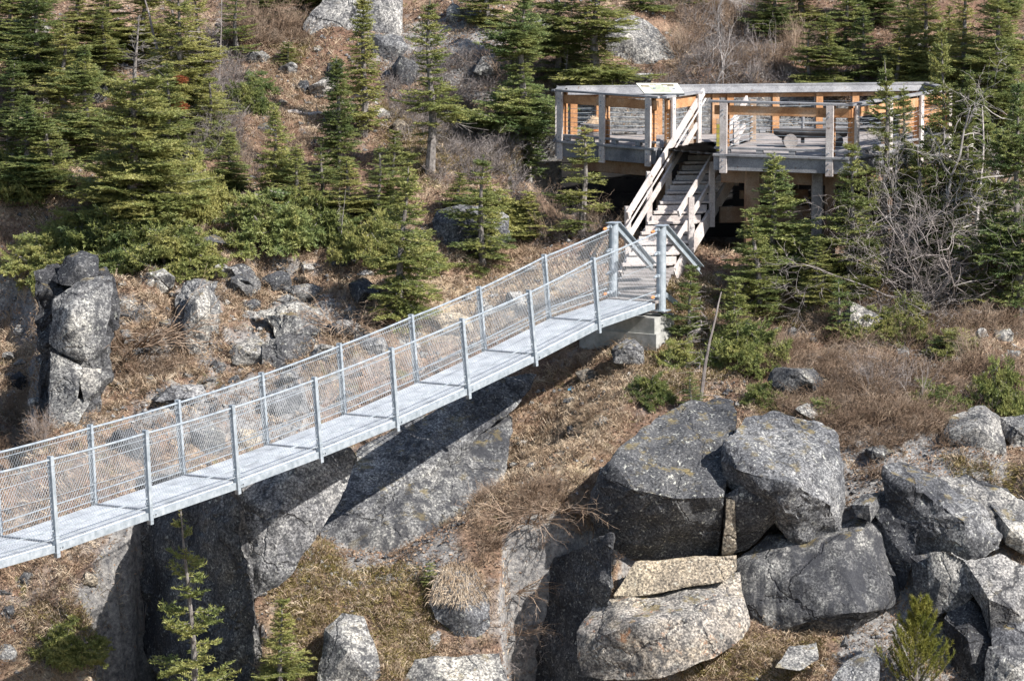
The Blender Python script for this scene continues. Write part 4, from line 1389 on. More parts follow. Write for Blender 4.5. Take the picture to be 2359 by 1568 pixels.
for x0, y0, x1, y1, lab, mt, ct in ROCKS:
    place_rock(x0, y0, x1, y1, lab, mt, cat=ct, name='boulder' if ct == 'boulder' else 'rock')
# small loose stones, one by one
STREG = [((270, 600, 860, 960), 55, 'small grey stone lying loose on the left slope above the bridge', 'loose stones above the bridge'),
         ((560, 90, 900, 330), 16, 'small stone lying on the upper grass slope', 'loose stones on the upper slope'),
         ((0, 620, 110, 960), 14, 'small stone on the grass left of the cliff', 'loose stones left of the cliff'),
         ((270, 560, 900, 900), 16, 'jagged grey rock breaking through the left slope above the bridge', 'jagged rocks above the bridge'),
         ((0, 1300, 240, 1560), 20, 'small stone on the dry bank at the lower left', 'loose stones on the lower left bank'),
         ((1130, 850, 1420, 1150), 16, 'small stone in the dry grass below the anchor', 'loose stones below the anchor'),
         ((880, 600, 1400, 830), 22, 'small stone on the ground behind the bridge', 'loose stones behind the bridge'),
         ((1640, 700, 2350, 1000), 22, 'small stone in the brush of the right slope', 'loose stones on the right slope')]
for (x0, y0, x1, y1), n, lab, grp in STREG:
    for _ in range(n):
        s = 7 + 22 * random.random() ** 2.2
        if 'jagged' in lab: s = random.uniform(24, 44)
        x, y = random.uniform(x0, x1), random.uniform(y0, y1)
        place_rock(x - s, y - s * .75, x + s, y + s * .5, lab, random.choice(('rock_grey', 'rock_pale', 'rock_pale', 'rock_dark', 'rock_grey')), grp, name='rock' if 'jagged' in lab else 'stone', cat='rock' if 'jagged' in lab else 'stone', sink=.2 if s < 24 else .34)

# ------------------------------------------------------------------ conifers
def needle_tris(P, D, UPV, n_len, n_wid, r):
    """needles along points P (k,3) with twig direction D and flat side normal UPV"""
    S = np.cross(D, UPV)
    S /= np.linalg.norm(S, axis=1, keepdims=True) + 1e-9
    out = []
    for a, b, c in ((1, .0, .75), (-1, .0, .75), (.45, .8, .7), (-.45, .75, .75), (.0, -.5, .8)):
        if c > r.random() + .35 and abs(a) < .9: continue
        nd = S * a + UPV * b + D * c
        nd += r.normal(0, .22, nd.shape)
        nd /= np.linalg.norm(nd, axis=1, keepdims=True)
        ln = n_len * r.uniform(.7, 1.3, (len(P), 1))
        wv = np.cross(nd, r.normal(0, 1, nd.shape))
        wv /= np.linalg.norm(wv, axis=1, keepdims=True) + 1e-9
        base = P - nd * 0.004
        out.append(np.stack([base - wv * n_wid, base + wv * n_wid, base + nd * ln], 1))
    return np.concatenate(out, 0)


def spray(org, dirv, L, r, out, sticks, n_len=.040, n_wid=.0088, droop=.25, curl=.25, tw=1.0, bare=0.0, upv=np.array([0, 0, 1.0])):
    """one branch: a main axis with side twigs carrying needles"""
    m = max(4, int(L / .045))
    s = np.linspace(0, 1, m + 1)
    side0 = np.cross(dirv, upv); side0 /= np.linalg.norm(side0) + 1e-9
    bend = r.uniform(-.12, .12)
    pts = org + dirv * (s * L)[:, None] + upv * ((-droop * s + curl * s ** 2.2) * L)[:, None] + side0 * (bend * L * s ** 2)[:, None]
    sticks.append((pts, 0.004 + 0.010 * L))
    tan = np.gradient(pts, axis=0)
    tan /= np.linalg.norm(tan, axis=1, keepdims=True)
    nrm = np.cross(np.broadcast_to(side0, tan.shape), tan)
    nrm *= np.sign(nrm[:, 2:3] + 1e-9)
    k0 = int(m * bare)
    out.append(needle_tris(pts[k0:], tan[k0:], nrm[k0:], n_len, n_wid, r))
    for i in range(max(1, k0), m):
        for sg in (1, -1):
            if r.random() < .1: continue
            f = s[i]
            tl = (0.06 + .52 * L * (1 - f) ** .8 * min(1, f * 4 + .25)) * r.uniform(.55, 1.15) * tw
            if tl < .035: continue
            ang = math.radians(r.uniform(42, 66))
            td = tan[i] * math.cos(ang) + side0 * sg * math.sin(ang) + upv * r.uniform(-.42, .2)
            td /= np.linalg.norm(td)
            k = max(2, int(tl / .019))
            q = np.linspace(.1, 1, k)
            tp = pts[i] + td * (q * tl)[:, None] + upv * ((-.10 * q + .10 * q * q) * tl)[:, None]
            out.append(needle_tris(tp, np.broadcast_to(td, tp.shape), np.broadcast_to(nrm[i], tp.shape), n_len, n_wid, r))
            if tl > .2 and r.random() < .8:
                for sg2 in (1, -1):
                    j = r.uniform(.25, .6)
                    t2 = td * .7 + np.cross(td, upv) * sg2 * .7
                    q2 = np.linspace(.1, 1, max(2, int(tl * .5 / .02)))
                    tp2 = pts[i] + td * (j * tl) + t2 * (q2 * tl * .45)[:, None]
                    out.append(needle_tris(tp2, np.broadcast_to(t2, tp2.shape), np.broadcast_to(nrm[i], tp2.shape), n_len, n_wid, r))


def sticks_mb(m, sticks, n=4):
    for pts, r0 in sticks:
        st_ = max(1, len(pts) // 5)
        p = [Vector(x) for x in pts[::st_]]
        if len(p) < 2: continue
        m.tube(p, [max(.0025, r0 * (1 - .8 * i / (len(p) - 1))) for i in range(len(p))], n, cap=False)


def conifer(H, R, seed, shape='cone', dens=1.0, base=0.08, gaps=0.12, droop=.22, lean=.02, dead_low=.15, sparse_top=.2, dead_top=False, needle='needles', nl=.040):
    r = np.random.default_rng(seed)
    out, sticks, dead = [], [], []
    lx, ly = r.uniform(-lean, lean, 2)
    wob = lambda z: np.array([lx * z * z / H + .02 * math.sin(z * 2.3 + seed), ly * z * z / H + .02 * math.cos(z * 1.9 + seed), z])
    m = MB()
    zz = np.linspace(-.3, H, 14)
    r0 = .012 + .013 * H
    m.tube([Vector(wob(z)) for z in zz], [max(.006, r0 * (1 - max(0, z) / H) ** .9 + .004) for z in zz], 8)
    z = base * H
    a = r.uniform(0, 6.28)
    lop = r.uniform(0, 6.28)
    while z < H * .985:
        t = z / H
        if shape == 'cone': prof = (1 - t) ** .85 * min(1, .45 + t * 3)
        elif shape == 'spire': prof = (1 - t) ** .55 * .8 * min(1, .6 + t * 2)
        elif shape == 'round': prof = math.sin(math.pi * min(1, .22 + t * .78)) ** .7
        else: prof = (1 - t) ** .7 * (.65 + .35 * math.sin(t * 17 + seed)) * min(1, .5 + t * 3)
        L = max(.07, R * prof)
        nb = int(r.integers(5, 9) * dens + .5)
        for b in range(nb):
            a += 2.399 + r.uniform(-.35, .35)
            if r.random() < gaps * (1.4 if t < .5 else .8): continue
            Lb = L * r.uniform(.6, 1.18) * (1 + .18 * math.cos(a - lop))
            el = math.radians(-14 + 46 * t ** 1.5 + r.uniform(-19, 19))
            d = np.array([math.cos(a) * math.cos(el), math.sin(a) * math.cos(el), math.sin(el)])
            o = wob(max(.02, z + r.uniform(-.09, .09)))
            if t < dead_low and r.random() < .6 or (dead_top and t > .72):
                pts = o + d * (np.linspace(0, 1, 5) * Lb * .8)[:, None] + np.array([0, 0, 1]) * (r.uniform(-.3, .1) * np.linspace(0, 1, 5) ** 2 * Lb)[:, None]
                dead.append((pts, .006))
                for k in range(5):
                    e = d + r.normal(0, .5, 3)
                    q = pts[r.integers(1, 4)]
                    dead.append((np.stack([q, q + e * Lb * .15, q + (e + r.normal(0, .3, 3)) * Lb * .3]), .003))
                continue
            spray(o, d, Lb, r, out, sticks, n_len=nl, droop=droop * (1 - .7 * t), curl=.22, bare=.12 if t < .6 else 0)
        z += (.085 + .045 * r.random()) * (H / 2.6) ** .35 / max(.75, dens) * (1.25 if r.random() < gaps else 1)
    top = wob(H)
    q = np.linspace(-.22, .06, 12)
    P = np.stack([np.full(12, top[0]), np.full(12, top[1]), top[2] + q], 1)
    if not dead_top:
        out.append(needle_tris(P, np.tile([0, 0, 1.0], (12, 1)), np.tile([1.0, 0, 0], (12, 1)), nl, .007, r))
    sticks_mb(m, sticks); sticks_mb(m, dead, 3)
    T = np.concatenate(out, 0)
    cm = np_mesh('crown', T.reshape(-1, 3), np.arange(len(T) * 3).reshape(-1, 3), M[needle])
    tm = m.mesh('trunk', M['bark'])
    return tm, cm, H, spread_of(T)


def spread_of(T):
    p = T.reshape(-1, 3)
    return float(np.percentile(np.hypot(p[:, 0], p[:, 1]), 93))


def mound(R, Hh, seed, needle='needles'):
    """a wind pressed spruce: a wide low mat of layered sprays"""
    r = np.random.default_rng(seed)
    out, sticks = [], []
    m = MB()
    for k in range(5):
        a = r.uniform(0, 6.28)
        e = np.array([math.cos(a) * R * .5, math.sin(a) * R * .5, Hh * r.uniform(.3, .7)])
        m.tube([Vector((0, 0, -.2)), Vector(e * .5 + np.array([0, 0, .04])), Vector(e)], [.04, .025, .01], 6)
    n = int(95 * R * R + 60)
    for k in range(n):
        a = r.uniform(0, 6.28); q = math.sqrt(r.random()) * .95
        lobes = .75 + .3 * math.sin(a * 3 + seed) * math.cos(a * 2 + 1.7 * seed)
        x, y = math.cos(a) * q * R * lobes, math.sin(a) * q * R * lobes
        z = Hh * (1 - q ** 2.2) * r.uniform(.35, 1.0) + Hh * .12 * math.sin(x * 5 + seed) * math.cos(y * 4)
        L = r.uniform(.22, .5) * min(1.2, .6 + R * .35)
        el = math.radians(r.uniform(-12, 28))
        aa = a + r.normal(0, .7)
        d = np.array([math.cos(aa) * math.cos(el), math.sin(aa) * math.cos(el), math.sin(el)])
        spray(np.array([x, y, max(.03, z)]) - d * L * .35, d, L, r, out, sticks, droop=.28, curl=.15)
    sticks_mb(m, sticks, 3)
    T = np.concatenate(out, 0)
    return m.mesh('trunk', M['bark']), np_mesh('crown', T.reshape(-1, 3), np.arange(len(T) * 3).reshape(-1, 3), M[needle]), Hh, spread_of(T)


def pine(H, R, seed):
    r = np.random.default_rng(seed)
    m = MB()
    m.tube([Vector((0, 0, -.2)), Vector((.02, 0, H * .5)), Vector((0, .02, H * .97))], [.05, .035, .01], 8)
    tufts = [(np.array([0, .02, H * .95]), np.array([0, 0, 1.0]))]
    for k in range(44):
        t = .02 + .93 * (k / 43)
        a = k * 2.4
        L = R * (1 - t * .86) * r.uniform(.65, 1.15)
        o = np.array([0.01, 0.01, H * t * .92])
        d = np.array([math.cos(a), math.sin(a), .55])
        d /= np.linalg.norm(d)
        s = np.linspace(0, 1, 7)
        pts = o + d * (s * L)[:, None] + np.array([0, 0, 1]) * (.32 * L * s ** 2)[:, None]
        m.tube([Vector(p) for p in pts], [.013 - .0015 * i for i in range(7)], 4, cap=False)
        for j in range(2, 7):
            tufts.append((pts[j], (d + np.array([0, 0, .45 + .08 * j])) / 1.3))
            if j > 2:
                for sg in (1, -1):
                    sd = np.array([-d[1], d[0], 0]) * sg
                    e = pts[j] + (sd * .8 + d * .3 + np.array([0, 0, .4])) * L * .2
                    tufts.append((e, (sd * .5 + d * .4 + np.array([0, 0, .8]))))
    out = []
    for p, d in tufts:
        k = 46
        d = d / np.linalg.norm(d)
        u = r.uniform(-.05, .05, (k, 1))
        nd = d * .75 + r.normal(0, .5, (k, 3))
        nd /= np.linalg.norm(nd, axis=1, keepdims=True)
        wv = np.cross(nd, r.normal(0, 1, (k, 3))); wv /= np.linalg.norm(wv, axis=1, keepdims=True)
        b = p + d * u
        ln = r.uniform(.035, .075, (k, 1))
        out.append(np.stack([b - wv * .004, b + wv * .004, b + nd * ln], 1))
    T = np.concatenate(out, 0)
    return m.mesh('trunk', M['bark']), np_mesh('crown', T.reshape(-1, 3), np.arange(len(T) * 3).reshape(-1, 3), M['needles_pine']), H, R


PR = {
    'tall': conifer(4.2, .95, 11, 'cone', 1.0, .06, .14, dead_low=.2),
    'tall2': conifer(4.4, .85, 12, 'ragged', 1.05, .05, .10, dead_low=.12),
    'tall3': conifer(4.0, 1.0, 21, 'ragged', 1.15, .03, .08, dead_low=.06, needle='needles_blue'),
    'spire': conifer(2.9, .40, 13, 'spire', 1.0, .10, .05, dead_low=.12),
    'spire2': conifer(2.9, .46, 23, 'spire', 1.1, .05, .05, dead_low=.05),
    'gap': conifer(3.6, .72, 14, 'ragged', .9, .20, .22, dead_low=.40),
    'mid': conifer(2.6, .62, 15, 'cone', .9, .04, .14, dead_low=.06),
    'mid2': conifer(2.5, .66, 16, 'cone', .75, .04, .22, dead_low=.04),
    'mid3': conifer(2.5, .60, 26, 'cone', 1.0, .02, .1, dead_low=.04, needle='needles_blue'),
    'thin': conifer(2.6, .52, 17, 'cone', .62, .05, .24, dead_low=.03, droop=.1),
    'small': conifer(1.4, .40, 18, 'cone', .85, .03, .12, dead_low=.0),
    'small2': conifer(1.3, .36, 19, 'cone', .65, .03, .2, dead_low=.0, needle='needles_blue'),
    'deadtop': conifer(4.2, 1.05, 20, 'cone', 1.05, .02, .10, dead_low=.04, dead_top=True),
    'mat': mound(1.0, .42, 31), 'mat2': mound(1.0, .55, 32), 'mat3': mound(.8, .5, 33, 'needles_blue'),
    'big': conifer(5.6, 1.15, 52, 'cone', .72, .02, .24, dead_low=.02, lean=.05),
    'pine': pine(1.35, .62, 41),
}


def tree(kind, px, ptop, pbase, label, half=None, group=None, name='fir_tree', cat='tree', hscale=None, drop=0.05, tilt=0.0, Y=None):
    tm, cm, H, R = PR[kind]
    if Y:
        g = at(px, pbase, Y); top = at(px, ptop, Y)
        g.z = zg1(g.x, Y)
        h = top.z - g.z
    else:
        g = ground_at(px, pbase)
        h = (pbase - ptop) * g.y / F
    sc = g.y / F
    sz = h / H
    sx = (half * sc / R) if half else sz
    o = empty(name, g - Vector((0, 0, drop)))
    o.scale = (sx, sx, sz)
    o.rotation_euler = (random.uniform(-.03, .03), tilt + random.uniform(-.03, .03), random.uniform(0, 6.28))
    for nm, me in (('trunk', tm), ('crown', cm)):
        link(bpy.data.objects.new(nm, me), o)
    return tag(o, label, cat, group)


TREES = [
    # kind, x, top, base, half width, label
    ('spire', 838, -8, 316, 44, 'tall slim spire fir, right one of the twin spires on the upper slope'),
    ('spire2', 786, 128, 420, 46, 'slightly shorter spire fir, left one of the twin spires'),
    ('gap', 992, -12, 402, 82, 'open fir with a bare reddish trunk showing through gaps in its crown'),
    ('tall3', 1206, -50, 400, 104, 'tall dense fir growing against the left end of the platform'),
    ('tall2', 1365, -120, 215, 96, 'dark fir rising behind the left corner of the platform, behind white dead trunks'),
    ('tall', 1285, -160, 190, 70, 'dark fir between the tall dense fir and the white dead trunks'),
    ('mid3', 632, 236, 452, 52, 'pointed fir standing alone on the brown slope left of the twin spires'),
    ('deadtop', 300, 30, 560, 142, 'big spreading spruce with a bare brown leader'),
    ('tall3', 205, 95, 375, 80, 'dark shadowy spruce behind the big spruce with brown leader'),
    ('tall', 90, -80, 250, 90, 'spruce in the upper left corner, its top cut off'),
    ('tall2', 25, 140, 400, 82, 'spruce cut by the left edge in front of the grey outcrop'),
    ('tall2', 168, -70, 170, 70, 'yellowish spruce near the upper left corner behind the dark one'),
    ('tall', 410, -60, 330, 84, 'old spruce with dead grey lower limbs near the top, beside the red dead foliage'),
    ('tall2', 470, -40, 270, 66, 'thin ragged spruce right of the old spruce with dead limbs'),
    ('thin', 545, -40, 130, 50, 'sparse yellow green fir at the top beside a thin grey trunk'),
    ('tall3', 330, -80, 150, 70, 'spruce at the top edge behind the brown leader'),
    ('tall', 250, -90, 160, 70, 'spruce at the top edge left of the brown leader'),
    ('mid', 922, 352, 736, 84, 'symmetrical fir in front of the bridge, middle of the slope'),
    ('mid2', 1108, 356, 614, 78, 'pale green fir in front of the broad bluish boulder'),
    ('thin', 1346, 288, 545, 74, 'thin young fir in front of the left platform railing'),
    ('mid3', 1772, 350, 650, 92, 'fir in front of the platform posts, left one of a touching pair'),
    ('thin', 1830, 326, 600, 60, 'slimmer fir with a long leader, right one of the touching pair'),
    ('mid', 1745, 480, 735, 84, 'bushy fir below the touching pair under the platform'),
    ('mid', 1955, 335, 690, 80, 'yellowish fir in front of the right corner of the platform'),
    ('tall3', 2345, 175, 728, 96, 'tall green fir at the right edge beside the tangle of dead branches'),
    ('tall', 2290, -60, 330, 90, 'fir in the upper right corner'),
    ('tall2', 2215, -90, 330, 76, 'dark fir with a thick trunk left of the upper right corner'),
    ('tall', 2130, -120, 250, 66, 'dark fir with a tall bare trunk above the right end of the platform'),
    ('tall2', 1905, 30, 212, 70, 'bluish green fir directly behind the platform back rail'),
    ('mid', 1985, 20, 215, 62, 'grey green fir behind the platform, right of the bluish one'),
    ('gap', 2062, 60, 300, 66, 'open fir leaning over the right end of the platform rail'),
    ('tall2', 1845, -110, 60, 66, 'fir at the top edge above the red brush'),
    ('tall', 2010, -130, 60, 60, 'fir at the top edge right of the red brush'),
    ('mid', 1120, -90, 60, 60, 'fir at the top edge between two grey boulders'),
    ('mid2', 1480, -110, 22, 60, 'fir at the top edge behind the domed boulder'),
    ('mid2', 1590, -110, 12, 56, 'fir at the top edge right of the domed boulder'),
    ('big', 474, 1148, 1580, 165, 'lone fir with a pale trunk rising from the dark gully under the bridge'),
    ('mid', 648, 1372, 1640, 72, 'smaller fir right of the lone gully fir'),
    ('small', 1588, 612, 778, 46, 'little fir right beside the concrete bridge footing'),
    ('small2', 1928, 640, 776, 40, 'thin little fir in front of the white slab'),
    ('thin', 1592, 848, 945, 34, 'sickly yellow fir sapling left of the big stacked boulders'),
    ('small', 1692, 640, 800, 54, 'small fir at the edge of the shade under the platform'),
    ('mid3', 1880, 540, 700, 66, 'broad fir between the platform posts and the yellowish fir'),
    ('small2', 990, 1286, 1346, 26, 'tiny bright fir seedling on the mossy slab'),
    ('small', 1215, 440, 545, 48, 'small fir among grey twigs left of the thin young fir'),
    ('mid3', 690, 330, 500, 60, 'dark green fir in the thicket right of the pointed lone fir'),
    ('mid', 800, 360, 520, 66, 'yellow green fir below the twin spires'),
    ('mid2', 870, 330, 500, 54, 'light green fir at the foot of the right spire'),
    ('small', 665, 96, 148, 34, 'tiny yellow fir near the dark flat topped rock'),
    ('mid', 2275, 420, 690, 80, 'dark fir left of the tall fir at the right edge'),
    ('small2', 1965, 520, 640, 52, 'small dark fir under the right corner of the platform'),
    ('mid', 120, 250, 450, 74, 'spruce left of the big spruce, half in its shade'),
    ('tall', 1780, -70, 95, 60, 'fir at the top edge in the red brush left of the others'),
    ('mid2', 1862, 50, 206, 46, 'short fir directly behind the platform, left of the bluish one'),
    ('mid', 1948, -60, 125, 54, 'olive fir at the top edge above the bluish fir'),
    ('tall2', 2088, -70, 150, 60, 'ragged fir at the top edge beside the pale rock among trees'),
    ('tall', 2185, 10, 230, 60, 'olive fir between the dark thick trunked fir and the platform end'),
    ('tall3', 2325, -60, 190, 64, 'bluish fir in the extreme upper right corner'),
    ('mid3', 20, -30, 130, 70, 'bluish spruce at the upper left edge beside the grey outcrop'),
    ('tall2', 240, 10, 210, 62, 'yellowish spruce behind the dark shadowy spruce'),
    ('tall', 620, -110, 40, 50, 'thin fir at the top edge between the grey trunk and the great boulder'),
    ('tall', 2172, 40, 640, 74, 'tall fir hiding the far right end of the platform'),
    ('tall2', 2085, 190, 560, 56, 'narrow fir against the right return of the platform railing'),
    ('tall2', 150, 50, 330, 80, 'spruce between the corner spruce and the dark shadowy one'),
    ('tall3', 66, 210, 470, 84, 'bluish spruce standing over the grass patch at the left edge'),
    ('mid', 255, 290, 480, 76, 'olive spruce half hidden in front of the dark shadowy spruce'),
    ('tall', 385, 140, 420, 80, 'spruce between the big spruce and the ball of grey twigs'),
    ('mid2', 482, 170, 335, 62, 'ragged spruce left of the bright green bush'),
    ('mid3', 530, 300, 430, 52, 'small spruce between the rounded olive mound and the brown slope'),
    ('mid', 905, 300, 480, 50, 'fir between the right spire and the tall trunk fir'),
    ('mid2', 740, 330, 480, 58, 'fir in the thicket below the left spire'),
    ('mid2', 2120, 330, 650, 70, 'ragged fir under the right end of the platform'),
    ('tall2', 2140, 130, 500, 66, 'dark ragged fir against the orange plank wall of the platform'),
    ('gap', 2040, 130, 625, 72, 'slender open fir crossing the right part of the platform railing'),
    ('tall2', 2215, 150, 640, 60, 'dark slim fir standing in the tangle of dead branches'),
    ('thin', 2000, 400, 640, 56, 'thin fir right of the yellowish fir at the platform corner'),
    ('tall3', 2255, 200, 560, 60, 'fir between the dead tangle and the tall fir at the right edge'),
    ('tall2', 60, -120, 120, 80, 'bright spruce at the very corner of the upper left'),
    ('tall', 700, -150, 40, 60, 'fir at the top edge above the brown slope'),
    ('mid', 1050, 395, 500, 50, 'small pale fir left of the pale green one'),
]
for k, x, tp, bs, hw, lab in TREES:
    tree(k, x, tp, bs, lab, hw, Y=52.0 if 'lone fir with' in lab else None, name='spruce_tree' if 'spruce' in lab else 'fir_tree')
MATS = [
    ('mat', 190, 470, 560, 150, 'wide spruce mat at the left below the big spruce'),
    ('mat2', 330, 440, 590, 165, 'spruce mat hanging over the grass slope, the lowest and widest'),
    ('mat2', 440, 330, 480, 120, 'rounded olive spruce mound beside the grey dead twigs'),
    ('mat3', 610, 420, 545, 130, 'dark green spruce mat right of the rounded olive mound'),
    ('mat', 740, 420, 540, 130, 'spruce mat with thin dead stems at its edge'),
    ('mat3', 80, 520, 610, 80, 'orange tinged spruce mat above the left cliff'),
    ('mat', 30, 330, 440, 90, 'spruce mat at the left edge above the grass'),
    ('mat2', 572, 165, 246, 62, 'bright green bush of spruce on the upper slope'),
    ('mat3', 500, 260, 340, 60, 'yellow green spruce mound left of the brown slope'),
    ('mat', 860, 470, 580, 90, 'spruce mat under the twin spires'),
    ('mat3', 1130, 420, 500, 110, 'grey green mat behind the pale green fir'),
    ('mat', 2290, 810, 935, 84, 'spreading low fir at the right edge above the outcrop'),
    ('mat', 2140, 860, 930, 80, 'low olive spruce mat in the brush left of the right outcrop'),
    ('mat3', 1890, 900, 950, 60, 'small dark mat behind the pale big boulder'),
    ('mat2', 2010, 690, 770, 80, 'green mat spreading over the white slab'),
    ('mat', 1500, 840, 910, 60, 'olive mat right of the smooth pale boulder'),
    ('mat3', 2200, 740, 800, 70, 'dark green mat under the right edge fir'),
    ('mat', 1760, 860, 930, 60, 'yellowish mat left of the dark squared rock'),
    ('mat', 150, 555, 640, 90, 'spruce fringe hanging over the top of the left cliff'),
    ('mat2', 400, 480, 604, 130, 'olive spruce mat at the lower edge of the left thicket'),
    ('mat3', 960, 520, 600, 70, 'small mat left of the broad bluish boulder'),
    ('mat2', 160, 1400, 1500, 90, 'grey green low mat on the dry bank at the lower left'),
    ('mat2', 1700, 700, 830, 110, 'low olive spruce spreading right of the footing'),
    ('mat3', 1560, 760, 850, 60, 'dark low spruce beside the dead grey snag'),
    ('mat', 2080, 660, 760, 90, 'dark low spruce on the right brush slope'),
    ('mat2', 250, 560, 620, 90, 'edge of spruce drooping onto the cliff top'),
    ('mat3', 590, 150, 200, 46, 'small spruce mat below the dark flat topped rock'),
]
for k, x, tp, bs, hw, lab in MATS:
    tree(k, x, tp, bs, lab, hw, name='low_spruce', cat='low spruce', drop=.1)
tree('pine', 2108, 1348, 1600, 'bushy yellow green young pine at the bottom right', 92, name='pine_tree')


# ------------------------------------------------------------------ bare wood
def grow(r, p, d, L, rad, depth, out, kink=.35, up=.1, split=3, ratio=.62, seg=5):
    pts, rr = [p.copy()], [rad]
    dd = d.copy()
    for i in range(seg):
        dd = (dd + np.array([r.normal(0, kink), r.normal(0, kink), r.normal(0, kink) + up]) * .42)
        dd /= np.linalg.norm(dd)
        pts.append(pts[-1] + dd * L / seg)
        rr.append(rad * (1 - .72 * (i + 1) / seg))
        if depth > 0:
            for _ in range(split if i > 0 else 1):
                if r.random() < .42:
                    e = dd + r.normal(0, .75, 3); e /= np.linalg.norm(e)
                    grow(r, pts[-1], e, L * ratio * r.uniform(.5, 1), max(.0022, rr[-1] * .62), depth - 1, out, kink, up, split, ratio, max(3, seg - 1))
    out.append((pts, rr))


def bare(kind, seed):
    r = np.random.default_rng(seed)
    out = []
    if kind == 'snag':
        grow(r, np.array([0, 0, -.2]), np.array([.05, 0, 1.0]), 2.4, .03, 3, out, .55, .12, 3, .5, 8)
    elif kind == 'tangle':
        for k in range(7):
            a = r.uniform(0, 6.28)
            grow(r, np.array([math.cos(a) * .2, math.sin(a) * .2, -.1]), np.array([math.cos(a) * .55, math.sin(a) * .55, .8]), 1.5, .014, 3, out, .7, .05, 3, .58, 6)
    elif kind == 'drape':
        for k in range(44):
            a = r.uniform(0, 6.28)
            grow(r, np.array([math.cos(a) * .15, math.sin(a) * .15, .02]), np.array([math.cos(a) * .8, math.sin(a) * .8, .55]), .8, .010, 2, out, .45, -.28, 2, .5, 5)
    elif kind == 'spike':
        grow(r, np.array([0, 0, -.2]), np.array([.0, 0, 1.0]), 2.4, .035, 0, out, .12, .2, 1, .3, 10)
        for k in range(70):
            z = r.uniform(.1, 2.2); a = r.uniform(0, 6.28)
            L = .42 * (1 - z / 2.6) + .06
            grow(r, np.array([0, 0, z]), np.array([math.cos(a), math.sin(a), -.1]), L * r.uniform(.5, 1.2), .007, 1, out, .4, -.1, 1, .5, 4)
    else:
        n = {'shrub': 34, 'shrub2': 46, 'thin': 15}[kind]
        for k in range(n):
            a = r.uniform(0, 6.28); s = r.uniform(.15, .8)
            grow(r, np.array([math.cos(a) * .12, math.sin(a) * .12, -.05]), np.array([math.cos(a) * s, math.sin(a) * s, 1]), r.uniform(.55, 1.05), .007, 2, out, .38, .12, 2, .5, 5)
    m = MB()
    for pts, rr in out:
        m.tube([Vector(p) for p in pts], rr, 5 if rr[0] > .012 else 3, cap=rr[0] > .012)
    return m


BARE = {}
for k, sd, mt, hh in (('snag', 1, 'dead_wood', 2.4), ('snag', 2, 'dead_wood', 2.4), ('snag', 9, 'dead_wood', 2.4), ('tangle', 3, 'twig_grey', 1.4), ('tangle', 4, 'twig_grey', 1.4), ('drape', 5, 'twig', .6), ('spike', 6, 'dead_wood', 2.4),
                  ('spike', 16, 'twig_grey', 2.4), ('shrub', 7, 'twig', 1.0), ('shrub2', 8, 'twig', 1.0), ('shrub', 17, 'twig_grey', 1.0), ('thin', 10, 'twig_grey', 1.0), ('thin', 11, 'twig', 1.0)):
    BARE.setdefault(k, []).append((bare(k, sd).mesh(k, M[mt]), hh))


def bare_at(kind, v, px, ptop, pbase, label, name, cat, wide=1.0, group=None, tilt=0.0):
    me, hh = BARE[kind][v]
    g = ground_at(px, pbase)
    s = (pbase - ptop) * g.y / F / hh
    o = bpy.data.objects.new(name, me)
    o.location = g
    o.scale = (s * wide, s * wide, s)
    o.rotation_euler = (0, tilt, random.uniform(0, 6.28))
    return tag(link(o), label, cat, group)


